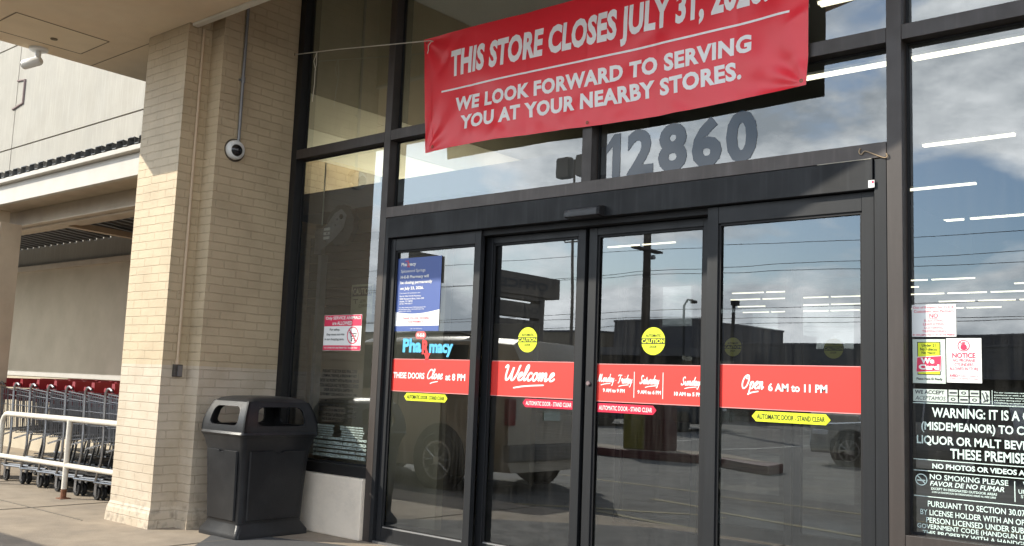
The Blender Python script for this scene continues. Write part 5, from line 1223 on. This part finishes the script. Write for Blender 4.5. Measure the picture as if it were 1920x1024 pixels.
# far buildings
def shop(nm, label, x0, x1, y0, y1, h, mt, bands=()):
    t = thing(nm, label, 'building', ((x0+x1)/2, (y0+y1)/2, -0.12)); a, b = (x1-x0)/2, (y1-y0)/2
    MB().box(-a,a,-b,b,0,h).build('wall', mt, t)
    MB().box(-a-0.3,a+0.3,b+0.002,b+1.8,h*0.62,h*0.70).build('awning', mat('shop_awning',(0.10,0.10,0.11),0.7), t)
    wd = 2.2; n = int((2*a-1)/ (wd+0.7))
    for i in range(min(n, 14)):
        x = -a+0.8+i*(wd+0.7); MB().box(x,x+wd,b+0.001,b+0.03,0.2,h*0.55).build('shop_window', mat('shop_glass',(0.02,0.022,0.026),0.1), t)
    MB().box(-a-0.05,a+0.05,-b-0.05,b+0.05,h+0.002,h+0.12).build('roof_cap', mat('shop_awning',(0.10,0.10,0.11)), t)
    return t
M_sh1 = mat('tan_shop_wall',(0.34,0.29,0.22),0.85,var=0.2,vscale=0.6); M_sh2 = mat('dark_shop_wall',(0.085,0.085,0.095),0.85,var=0.2,vscale=0.6); M_sh3 = mat('grey_shop_wall',(0.11,0.11,0.115),0.85,var=0.2,vscale=0.6)
shop('shop_building', 'long tan shop building mirrored in the left panes', -75,-27.2,-52,-41.5,4.75,M_sh1)
shop('shop_building', 'dark taller shop block behind the wooden utility pole', -26.2,-20.5,-52,-41.5,5.35,M_sh2)
shop('shop_building', 'low grey shop row running along the right of the far lot', -20.2,30,-54,-43,4.05,M_sh3)
shop('shop_building', 'mid height dark shop behind the low grey row', -14,12,-64,-56,5.4,M_sh2)

# rolling shutter gear inside the left window
rs = thing('shutter_gear', 'grey toothed rolling shutter bracket and guide inside the left window', 'shutter', (-1.0,0.40,2.55))
M_gal = mat('dull_galvanised', (0.30,0.31,0.32), 0.45, 0.3, var=0.35, vscale=14)
pl = MB(); out_ = [(-0.20,-0.16),(-0.03,-0.07),(0.09,0.02),(0.12,0.13),(0.05,0.19),(-0.04,0.16),(-0.14,0.06),(-0.20,0.03)]
pl.poly_xz(out_, -0.02); n = len(out_); pl.add([(a,-0.012,b) for a, b in out_], [tuple(reversed(range(n)))]); pl.build('bracket_plate', M_gal, rs)
g = MB(); nn = 60
prf = [((0.175+0.014*abs(math.sin(i*PI/5)))*math.cos(2*PI*i/nn)+0.02, (0.175+0.014*abs(math.sin(i*PI/5)))*math.sin(2*PI*i/nn)+0.05) for i in range(nn)]
g.v = [(a,0.0,b) for a, b in prf] + [(a,0.06,b) for a, b in prf]; g.f = [tuple(range(nn)), tuple(reversed(range(nn,2*nn)))] + [(i,(i+1)%nn,(i+1)%nn+nn,i+nn) for i in range(nn)]
g.build('slat_coil', mat('dark_slats', (0.06,0.06,0.058), 0.6), rs)
MB().lathe([(0.022,-0.03),(0.022,-0.018)], (0.06,0,0.12), 'y', 14).build('axle_hole', M_hole, rs)
for a, b in ((-0.12,-0.02),(-0.02,0.05),(0.0,0.10),(-0.15,-0.09)): MB().lathe([(0.010,-0.03),(0.010,-0.018)], (a,0,b), 'y', 8).build('bolt', M_chrome, rs)
for z in (-0.06,-0.02,0.02): MB().box(-0.17,-0.09,-0.028,-0.021,z-0.012,z+0.012).build('clip', V_white, rs)
MB().box(-0.30,-0.20,-0.02,0.03,-0.20,0.03).build('wall_bracket', M_gal, rs)
MB().box(-0.235,-0.185,-0.02,0.05,-1.98,-0.205).build('guide_rail', M_gal, rs)
MB().box(-0.215,-0.207,-0.022,-0.014,0.06,0.64).build('pull_cord', V_pale, rs)
lt = MB()
for k in range(9): lt.box(-0.9,0.9,0.40,0.43,-0.09+0.0+k*-0.0-0.62+k*0.085,-0.09-0.62+k*0.085+0.078)
lt.build('shutter_curtain', mat('brown_slats', (0.075,0.066,0.05), 0.6, var=0.2), rs)
